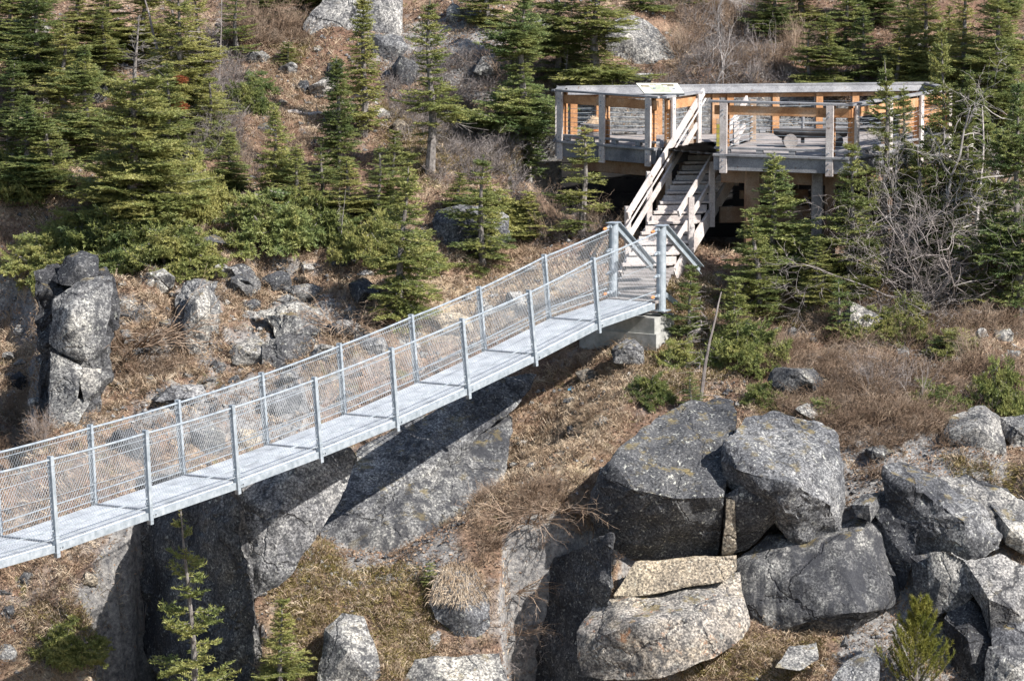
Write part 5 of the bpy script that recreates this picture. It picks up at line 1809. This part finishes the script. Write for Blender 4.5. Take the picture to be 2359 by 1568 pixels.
for a in [
    ('snag', 0, 2150, 170, 610, 'silver dead tree with contorted bare limbs in front of the right platform end', 'dead_tree', 'dead tree', 1.0),
    ('snag', 1, 2080, 300, 660, 'leaning dead tree whose pale limbs cross the right railing', 'dead_tree', 'dead tree', 1.1),
    ('snag', 2, 2210, 120, 640, 'tall dead tree left of the tall fir at the right edge', 'dead_tree', 'dead tree', .9),
    ('spike', 1, 2140, 300, 640, 'upright grey dead spruce in front of the right platform end', 'dead_tree', 'dead tree', 1.2),
    ('spike', 0, 2235, 200, 660, 'pale upright dead spruce between the dark slim fir and the right edge fir', 'dead_tree', 'dead tree', 1.0),
    ('tangle', 1, 2040, 500, 660, 'grey dead limbs under the right corner of the platform', 'dead_bush', 'dead bush', .9),
    ('snag', 2, 2110, 260, 690, 'slim dead tree in the middle of the right tangle', 'dead_tree', 'dead tree', .8),
    ('tangle', 0, 2060, 480, 690, 'pale antler shaped dead branch sprawling under the right tangle', 'dead_tree', 'dead tree', 1.3),
    ('tangle', 1, 2180, 420, 700, 'grey tangle of fallen twigs below the contorted dead tree', 'dead_bush', 'dead bush', 1.2),
    ('tangle', 1, 2120, 560, 720, 'brownish grey twig heap on the right slope under the dead trees', 'dead_bush', 'dead bush', 1.3),
    ('spike', 0, 1300, -40, 206, 'white dead trunk at the left platform corner, the taller of two', 'dead_tree', 'dead tree', .4),
    ('spike', 0, 1352, 40, 208, 'white dead trunk behind the left railing, the shorter of two', 'dead_tree', 'dead tree', .4),
    ('spike', 1, 505, -60, 205, 'thin straight grey trunk at the top of the left trees', 'dead_tree', 'dead tree', .6),
    ('spike', 1, 440, -60, 300, 'grey dead spruce hung with lichen twigs', 'dead_tree', 'dead tree', 1.3),
    ('spike', 1, 395, -30, 320, 'bare dead spruce beside the one hung with lichen', 'dead_tree', 'dead tree', 1.4),
    ('spike', 1, 1612, 640, 925, 'slender dead grey snag below the bridge brace', 'dead_tree', 'dead tree', 1.3),
    ('spike', 0, 783, 420, 572, 'thin dead sapling in the grass above the bridge', 'dead_tree', 'dead sapling', .5),
    ('spike', 0, 832, 500, 560, 'short dead stem right of the thin dead sapling', 'dead_tree', 'dead sapling', .5),
    ('snag', 1, 1665, -30, 215, 'bare grey tree among red brush behind the platform', 'dead_tree', 'dead tree', .7),
    ('snag', 0, 1640, 40, 215, 'smaller bare grey tree left of the taller one behind the platform', 'dead_tree', 'dead tree', .8),
    ('tangle', 1, 460, 250, 360, 'ball of grey dead twigs in the left spruces', 'dead_bush', 'dead bush', 1.1),
    ('tangle', 1, 400, 230, 330, 'second ball of grey twigs beside the rusty foliage', 'dead_bush', 'dead bush', 1.1),
    ('drape', 0, 300, 690, 800, 'large bare bush hanging down the left cliff', 'bare_shrub', 'shrub', 1.4),
    ('drape', 0, 330, 790, 860, 'lower half of the brown hanging brush beside the cliff', 'bare_shrub', 'shrub', 1.5),
    ('drape', 0, 1290, 1110, 1180, 'grey brown brush spilling beside the dark boulder', 'bare_shrub', 'shrub', 1.6),
    ('drape', 0, 1215, 1140, 1205, 'bare bush above the dark hollow between boulders', 'bare_shrub', 'shrub', 1.4),
    ('drape', 0, 1175, 1300, 1365, 'dry bush hanging over the left rim of the dark hollow', 'bare_shrub', 'shrub', 1.3),
    ('drape', 0, 1190, 1400, 1460, 'lower dry bush on the left wall of the dark hollow', 'bare_shrub', 'shrub', 1.3),
    ('tangle', 1, 1215, 1440, 1540, 'dead twigs sticking out of the dark hollow at the bottom', 'dead_bush', 'dead bush', 1.0),
    ('shrub', 1, 1240, 1190, 1260, 'grey twigs at the upper rim of the dark hollow', 'bare_shrub', 'shrub', 1.2),
    ('drape', 0, 800, 690, 760, 'dark bare bush left of the foreground fir', 'bare_shrub', 'shrub', 1.2),
    ('thin', 0, 330, 1230, 1440, 'thin bare bush in the shade of the gully', 'bare_shrub', 'shrub', .8),
    ('thin', 1, 390, 1330, 1480, 'second thin bush deeper in the gully', 'bare_shrub', 'shrub', .8),
    ('thin', 1, 2000, 760, 900, 'bare twiggy shrub right of the white slab', 'bare_shrub', 'shrub', 1.0),
    ('thin', 0, 2100, 780, 920, 'bare shrub in the middle of the right brush slope', 'bare_shrub', 'shrub', 1.0),
    ('tangle', 0, 2010, 800, 905, 'grey uprooted stump with claw like roots', 'stump', 'stump', .8),
]:
    bare_at(*a)
SHR = [((1560, 20, 1850, 205), 14, 'bare red brown shrub in the brush behind the platform', 'bare shrubs behind the platform'),
       ((1980, 700, 2340, 960), 14, 'bare twiggy shrub on the right brush slope', 'bare shrubs on the right slope'),
       ((1660, 780, 1900, 900), 5, 'bare shrub between the low spruce and the dark squared rock', 'bare shrubs by the squared rock'),
       ((540, 10, 720, 110), 7, 'bare shrub beside the great top boulder', 'bare shrubs by the top boulder'),
       ((560, 330, 740, 420), 6, 'bare shrub around the pointed lone fir', 'bare shrubs by the lone fir'),
       ((1960, 500, 2300, 700), 10, 'bare shrub under the right dead trees', 'bare shrubs under the dead trees'),
       ((900, 180, 1190, 330), 8, 'grey bare shrub around the tall trunk fir', 'bare shrubs by the trunk fir'),
       ((1220, 440, 1400, 580), 6, 'grey bare shrub left of the stairs', 'bare shrubs by the stairs'),
       ((0, 980, 130, 1040), 4, 'bare red shrub at the left edge above the bridge', 'bare shrubs at the left edge')]
for (x0, y0, x1, y1), n, lab, grp in SHR:
    for _ in range(n):
        x, y = random.uniform(x0, x1), random.uniform(y0, y1)
        kind = random.choice(('shrub', 'shrub2', 'thin', 'shrub'))
        bare_at(kind, random.randrange(len(BARE[kind])), x, y - random.uniform(45, 100), y, lab, 'bare_shrub', 'shrub', random.uniform(.9, 1.4), grp)
# rusty dead foliage hanging in the left spruces
for px, py, R_, lab in ((402, 232, .26, 'rust red clump of dead spruce foliage among grey twigs'), (415, 175, .14, 'small bright red clump of dead foliage above the larger one')):
    r = np.random.default_rng(int(px))
    out, sticks = [], []
    g = at(px, py, ground_at(px, 360).y - .6)
    for k in range(26):
        a = r.uniform(0, 6.28)
        d = np.array([math.cos(a), math.sin(a), r.uniform(-.7, .3)]); d /= np.linalg.norm(d)
        spray(np.array([0, 0, 0.0]), d, R_ * r.uniform(.6, 1.1), r, out, sticks, droop=.5, curl=0)
    T = np.concatenate(out, 0)
    o = link(bpy.data.objects.new('dead_foliage', np_mesh('dead_foliage', T.reshape(-1, 3), np.arange(len(T) * 3).reshape(-1, 3), M['needles_dead'])))
    o.location = g
    tag(o, lab, 'dead foliage')


def log(p0, p1, r0, label, mat='dead_wood'):
    a, b = ground_at(*p0), ground_at(*p1)
    up = Vector((0, 0, r0 * .6))
    m = MB()
    c = (a + b) / 2
    pts = [a.lerp(b, k / 6) + up - c + Vector((0, 0, .03 * math.sin(k * 1.9))) for k in range(7)]
    m.tube(pts, [r0 * (1 - .07 * k) for k in range(7)], 8)
    for k in (2, 4, 5):
        e = pts[k] + Vector((random.uniform(-.15, .15), -.1, random.uniform(.08, .2)))
        m.tube([pts[k], e], [r0 * .35, .006], 5)
    o = m.build('fallen_log', M[mat])
    o.location = c
    tag(o, label, 'log')


log((662, 262), (768, 268), .045, 'grey fallen log with a root end on the upper slope')
log((830, 290), (905, 296), .03, 'grey stick lying right of the twin spires')
log((1410, 192), (1462, 158), .05, 'pale leaning log just above the platform rail')
log((0, 440), (30, 448), .05, 'grey log end at the left edge')
log((1860, 824), (1968, 835), .04, 'silver fallen log on the right brush slope')
log((2000, 900), (2110, 838), .022, 'long thin fallen branch on the right brush slope')
log((2150, 960), (2260, 900), .02, 'thin pale branch above the right outcrop')
log((90, 1455), (300, 1425), .012, 'curved dead branch on the dry bank by the gully')
m = MB()
g = ground_at(1317, 905)
for k in range(5):
    a = Vector((random.uniform(-.06, .06), random.uniform(-.03, .03), random.uniform(0, .03)))
    m.add([a + Vector((-.03, 0, .02)), a + Vector((.03, .01, .03)), a + Vector((.02, .02, .06)), a + Vector((-.03, .02, .05))], [(0, 1, 2, 3)])
o = m.build('plastic_scrap', M['blue']); o.location = g + Vector((0, 0, .03))
tag(o, 'scrap of pale blue plastic lying in the dry grass', 'litter')


# ------------------------------------------------------------------ ground cover
def in_polys(px, py, polys):
    r = np.zeros(px.shape, bool)
    for poly in polys:
        ins = np.zeros(px.shape, bool)
        n = len(poly)
        for i in range(n):
            (x0, y0), (x1, y1) = poly[i], poly[(i + 1) % n]
            c = (y0 > py) != (y1 > py)
            ins ^= c & (px < (x1 - x0) * (py - y0) / (y1 - y0 + 1e-9) + x0)
        r |= ins
    return r


def sample_ground(n, polys=None, nolist=None):
    """points on the hillside the picture can see, about even over the ground"""
    Y = rng.uniform(49.0, 77.0, n)
    X = rng.uniform(-1, 1, n) * (Y * .152 + .6)
    Z = zg(X, Y)
    px, py = project(X, Y, Z)
    k = (py < 1640) & (py > -90)
    if polys is not None: k &= in_polys(px, py, polys)
    if nolist is not None: k &= ~in_polys(px, py, nolist)
    k &= ~((X > .6) & (X < 9.2) & (Y > 64.6) & (Y < 69.5))
    return X[k], Y[k], Z[k], px[k], py[k]


def blades(X, Y, Z, per, L0, L1, wid, mat, name, label, cat, fall=.75, spread=.6):
    n = len(X)
    idx = np.repeat(np.arange(n), per)
    k = len(idx)
    e = .02
    tuft = rng.normal(0, .035, (k, 2))
    P = np.stack([X[idx] + tuft[:, 0], Y[idx] + tuft[:, 1], np.zeros(k)], 1)
    P[:, 2] = zg(P[:, 0], P[:, 1]) - .015
    lean = rng.normal(0, spread, (n, 2))[idx]
    D = np.stack([lean[:, 0] + rng.normal(0, .4, k), lean[:, 1] - .25 + rng.normal(0, .4, k), np.full(k, .9)], 1)
    D /= np.linalg.norm(D, axis=1, keepdims=True)
    L = rng.uniform(L0, L1, (k, 1))
    S = np.cross(D, rng.normal(0, 1, (k, 3))); S /= np.linalg.norm(S, axis=1, keepdims=True)
    w_ = wid * rng.uniform(.6, 1.3, (k, 1))
    mid = P + D * L * .55
    down = np.stack([lean[:, 0] * .5, -.7 + lean[:, 1] * .5, np.full(k, -fall)], 1)
    tip = mid + (D * .35 + down * .5) * L * .75
    V = np.stack([P - S * w_, P + S * w_, mid + S * w_ * .8, mid - S * w_ * .8, tip], 1).reshape(-1, 3)
    b = (np.arange(k) * 5)[:, None]
    Fq = np.concatenate([b + np.array([[0, 1, 2]]), b + np.array([[0, 2, 3]]), b + np.array([[3, 2, 4]])], 0)
    o = link(bpy.data.objects.new(name, np_mesh(name, V, Fq, M[mat])))
    return tag(o, label, cat, kind='stuff')


GRASS = [[(1130, 900), (1450, 780), (1560, 900), (1440, 1000), (1380, 1180), (1290, 1220), (1080, 1170), (1050, 1050)],
         [(200, 590), (560, 560), (900, 620), (1000, 760), (700, 900), (260, 960)],
         [(0, 600), (110, 640), (110, 960), (0, 960)], [(0, 1280), (210, 1250), (330, 1460), (330, 1568), (0, 1568)],
         [(560, 120), (760, 60), (820, 300), (640, 320)], [(870, 620), (1180, 560), (1400, 620), (1300, 760), (900, 760)],
         [(1900, 900), (2200, 880), (2230, 1050), (1990, 1020)], [(1800, 1440), (2050, 1440), (2050, 1568), (1500, 1568)]]
HEATH = [[(880, 240), (1200, 240), (1240, 400), (900, 400)], [(40, 560), (110, 560), (110, 640), (40, 640)], [(1500, 640), (1640, 640), (1640, 760), (1540, 760)], [(1740, 620), (1900, 640), (1900, 760), (1740, 740)], [(640, 1440), (760, 1310), (970, 1300), (1010, 1420), (1000, 1568), (900, 1568), (860, 1420), (740, 1440), (690, 1568), (650, 1568)], [(590, 1340), (740, 1240), (800, 1300), (650, 1420)],
         [(1700, 920), (1850, 910), (1920, 950), (1760, 960)], [(2000, 660), (2250, 700), (2230, 800), (2020, 800)],
         [(1460, 820), (1600, 780), (1700, 860), (1520, 920)], [(2160, 1050), (2358, 1080), (2358, 1230), (2260, 1160)], [(60, 1400), (260, 1380), (230, 1520), (50, 1500)],
         [(1620, 1460), (1900, 1470), (1850, 1568), (1550, 1568)], [(620, 110), (720, 90), (700, 150)]]
X, Y, Z, px, py = sample_ground(76000)
k = (fbm(X * .9, Y * .9, 3) > .22) | (fbm(X * .8 + 70, Y * .8, 3) < -.05) | in_polys(px, py, GRASS) & (rng.random(len(X)) < .75)
_rz = zone_values(X, Y)[0]
k &= _rz < .4
k &= rng.random(len(X)) < .62
k &= py > 90
blades(X[k], Y[k], Z[k], 10, .07, .22, .0046, 'straw', 'dry_grass', 'straw coloured dead grass combed down the slope', 'grass')
X, Y, Z, px, py = sample_ground(60000, GRASS)
k = (rng.random(len(X)) < .4) & (zone_values(X, Y)[0] < .4)
blades(X[k], Y[k], Z[k], 12, .14, .34, .0042, 'straw', 'long_grass', 'longer pale grass tufts drooping down the open slope', 'grass')
X, Y, Z, px, py = sample_ground(210000, HEATH)
k = (rng.random(len(X)) < .8)
_s = rng.random(len(X)) < .22
blades(X[_s], Y[_s], Z[_s], 8, .14, .3, .004, 'straw', 'straw_fringe', 'straw coloured grass mixed through the heath', 'grass')
blades(X[k], Y[k], Z[k], 12, .06, .17, .0045, 'straw_green', 'heath', 'olive brown heath and moss cushions between the rocks', 'heath', fall=.2, spread=.8)


def chips(X, Y, Z, size, mat, name, label, cat):
    """dead leaves / flat bits lying about"""
    n = len(X)
    C = np.stack([X, Y, Z + .012], 1)
    a = rng.normal(0, 1, (n, 3)); a[:, 2] *= .5; a /= np.linalg.norm(a, axis=1, keepdims=True)
    nr = rng.normal(0, .6, (n, 3)) + np.array([0, -.35, 1]); b = np.cross(nr, a); b /= np.linalg.norm(b, axis=1, keepdims=True)
    s = size * rng.uniform(.5, 1.5, (n, 1))
    up = np.array([0, 0, 1.0]) * s * rng.uniform(-.2, .5, (n, 1))
    V = np.stack([C - a * s, C - b * s * .6 + up, C + a * s, C + b * s * .6 + up], 1).reshape(-1, 3)
    i = (np.arange(n) * 4)[:, None]
    o = link(bpy.data.objects.new(name, np_mesh(name, V, np.concatenate([i + np.array([[0, 1, 2]]), i + np.array([[0, 2, 3]])]), M[mat])))
    return tag(o, label, cat, kind='stuff')


# grass crowding the feet of the rocks
_rx, _ry = [], []
for ob in [o_ for o_ in COL.objects if o_.get('category') in ('boulder', 'rock', 'outcrop') and o_.type == 'MESH']:
    dx, dy = ob.dimensions.x * .5, ob.dimensions.y * .5
    if dx < .12: continue
    n_ = int(26 + 70 * dx)
    a_ = rng.uniform(math.pi * .95, math.pi * 2.05, n_)
    q_ = rng.uniform(.85, 1.15, n_)
    _rx.append(ob.location.x + np.cos(a_) * dx * q_); _ry.append(ob.location.y + np.sin(a_) * dy * q_)
_rx, _ry = np.concatenate(_rx), np.concatenate(_ry)
blades(_rx, _ry, zg(_rx, _ry), 7, .07, .2, .0042, 'straw', 'rock_foot_grass', 'dead grass gathered round the feet of the rocks', 'grass')
KN = next(o for o in COL.objects if o.get('label', '').startswith('rounded boulder capped'))
_co = np.array([tuple(KN.location + v.co) for v in KN.data.vertices])
_no = np.array([tuple(v.normal) for v in KN.data.vertices])
_ok = np.nonzero((_no[:, 2] > .45) & (_co[:, 2] > _co[:, 2].mean() + .08))[0]
_pk = rng.choice(_ok, 2600)
_P = _co[_pk] + rng.normal(0, .02, (2600, 3))
_D = _no[_pk] * .6 + rng.normal(0, .35, (2600, 3)); _D[:, 1] -= .15
_L = rng.uniform(.07, .17, (2600, 1))
_S = np.cross(_D, rng.normal(0, 1, _D.shape)); _S /= np.linalg.norm(_S, axis=1, keepdims=True)
_m = _P + _D * _L * .5
_t = _m + _D * _L * .2 + (_no[_pk] * np.array([.8, .8, 0]) + np.array([0, -.3, -.9])) * _L * .6
_V = np.stack([_P - _S * .004, _P + _S * .004, _m + _S * .003, _m - _S * .003, _t], 1).reshape(-1, 3)
_b = (np.arange(2600) * 5)[:, None]
o = link(bpy.data.objects.new('grass_cap', np_mesh('grass_cap', _V, np.concatenate([_b + np.array([[0, 1, 2]]), _b + np.array([[0, 2, 3]]), _b + np.array([[3, 2, 4]])]), M['straw'])))
tag(o, 'long dry grass hanging over the rounded boulder like hair', 'grass', kind='stuff')
X, Y, Z, px, py = sample_ground(150000)
chips(X, Y, Z, .022, 'leaf', 'leaf_litter', 'brown and tan dead leaves strewn over the ground', 'leaf litter')


def gravel(n):
    X, Y, Z, px, py = sample_ground(n)
    k = (fbm(X * .7 + 30, Y * .7, 3) > .1)
    X, Y, Z = X[k], Y[k], Z[k]
    n = len(X)
    base = np.array([[1, 0, 0], [-.8, .2, .1], [.1, 1, .1], [0, -1, 0], [.1, .1, .75], [0, 0, -.6]])
    fc = np.array([[0, 2, 4], [2, 1, 4], [1, 3, 4], [3, 0, 4], [2, 0, 5], [1, 2, 5], [3, 1, 5], [0, 3, 5]])
    s = (.018 + .06 * rng.random(n) ** 3)[:, None, None]
    V = base[None] * (1 + rng.normal(0, .25, (n, 6, 3))) * s
    a = rng.uniform(0, 6.28, n); ca, sa = np.cos(a)[:, None], np.sin(a)[:, None]
    V = np.stack([V[..., 0] * ca - V[..., 1] * sa, V[..., 0] * sa + V[..., 1] * ca, V[..., 2]], -1) + np.stack([X, Y, Z + .01], 1)[:, None]
    Fc = (np.arange(n) * 6)[:, None, None] + fc[None]
    o = link(bpy.data.objects.new('gravel', np_mesh('gravel', V.reshape(-1, 3), Fc.reshape(-1, 3), M['rock_pale'])))
    tag(o, 'broken grey gravel and chips of granite in the soil', 'gravel', kind='stuff')


gravel(22000)


def brush(n, polys, mat, name, label, Lr, nolist=None, per=9, upw=1.0, cond=None):
    """thin forked stems in low thickets"""
    X, Y, Z, px, py = sample_ground(n, polys, nolist)
    if cond is not None:
        k = cond(X, Y)
        X, Y, Z = X[k], Y[k], Z[k]
    n0 = len(X)
    idx = np.repeat(np.arange(n0), per)
    k = len(idx)
    P = np.stack([X[idx], Y[idx], Z[idx] - .02], 1) + rng.normal(0, .03, (k, 3)) * np.array([1, 1, 0])
    D = rng.normal(0, .55, (k, 3)); D[:, 2] = upw * rng.uniform(.3, 1, k); D[:, 1] -= .25
    D /= np.linalg.norm(D, axis=1, keepdims=True)
    L = rng.uniform(*Lr, (k, 1))
    Vs, Fs = [], []
    base = 0

    def ribbon(P, D, L, w0):
        nonlocal base
        k = len(P)
        D2 = D + rng.normal(0, .35, (k, 3)); D2 /= np.linalg.norm(D2, axis=1, keepdims=True)
        D3 = D2 + rng.normal(0, .45, (k, 3)); D3 /= np.linalg.norm(D3, axis=1, keepdims=True)
        A = P + D * L * .4; B = A + D2 * L * .35; Cc = B + D3 * L * .25
        S = np.cross(D, rng.normal(0, 1, (k, 3))); S /= np.linalg.norm(S, axis=1, keepdims=True)
        T = np.cross(S, D)
        for S_ in (S, T):
            V = np.stack([P - S_ * w0, P + S_ * w0, A - S_ * w0 * .8, A + S_ * w0 * .8, B - S_ * w0 * .6, B + S_ * w0 * .6, Cc], 1)
            i = base + (np.arange(k) * 7)[:, None]
            Vs.append(V.reshape(-1, 3))
            Fs.extend([i + np.array([[0, 1, 3]]), i + np.array([[0, 3, 2]]), i + np.array([[2, 3, 5]]), i + np.array([[2, 5, 4]]), i + np.array([[4, 5, 6]])])
            base += k * 7
        return A, B, D2, D3

    A, B, D2, D3 = ribbon(P, D, L, .0042)
    for Q, DD in ((A, D2), (B, D3), (A, D2)):
        E = DD + rng.normal(0, .6, (k, 3)); E /= np.linalg.norm(E, axis=1, keepdims=True)
        ribbon(Q, E, L * rng.uniform(.3, .6, (k, 1)), .0028)
    o = link(bpy.data.objects.new(name, np_mesh(name, np.concatenate(Vs), np.concatenate(Fs), M[mat])))
    tag(o, label, 'brush', kind='stuff')


RED = [[(1540, -60), (1860, -60), (1900, 215), (1540, 215)], [(500, -60), (720, -60), (720, 110), (520, 110)], [(560, 300), (760, 290), (760, 400), (540, 420)],
       [(1960, 420), (2330, 400), (2340, 700), (1980, 660)], [(1650, 740), (2358, 700), (2358, 1010), (1980, 1060), (1700, 900)], [(2020, 1000), (2120, 980), (2080, 1120), (1980, 1100)], [(1090, 1150), (1360, 1100), (1380, 1230), (1180, 1215), (1120, 1300)],
       [(240, 780), (440, 760), (420, 900), (240, 930)], [(0, 900), (130, 980), (180, 1020), (0, 1060)]]
brush(52000, RED, 'twig', 'red_brush', 'thickets of bare red brown shrub stems', (.14, .42), cond=lambda X, Y: fbm(X * .8 + 70, Y * .8, 3) > -.12)
GREYB = [[(900, 130), (1200, 130), (1200, 330), (900, 330)], [(1180, 380), (1400, 400), (1400, 560), (1180, 560)], [(2000, 250), (2330, 200), (2330, 640), (2000, 600)], [(340, 100), (560, 60), (560, 380), (340, 380)],
         [(1560, 100), (1760, 60), (1760, 215), (1560, 215)], [(1280, 180), (2100, 180), (2150, 230), (1280, 230)], [(1040, 300), (1200, 320), (1200, 420), (1000, 420)]]
brush(20000, GREYB, 'twig_grey', 'grey_brush', 'grey bare twigs standing between the trees', (.16, .5))
brush(26000, None, 'twig', 'twig_litter', 'low dead stems and twigs scattered over the slope', (.06, .2), per=5, upw=.5)
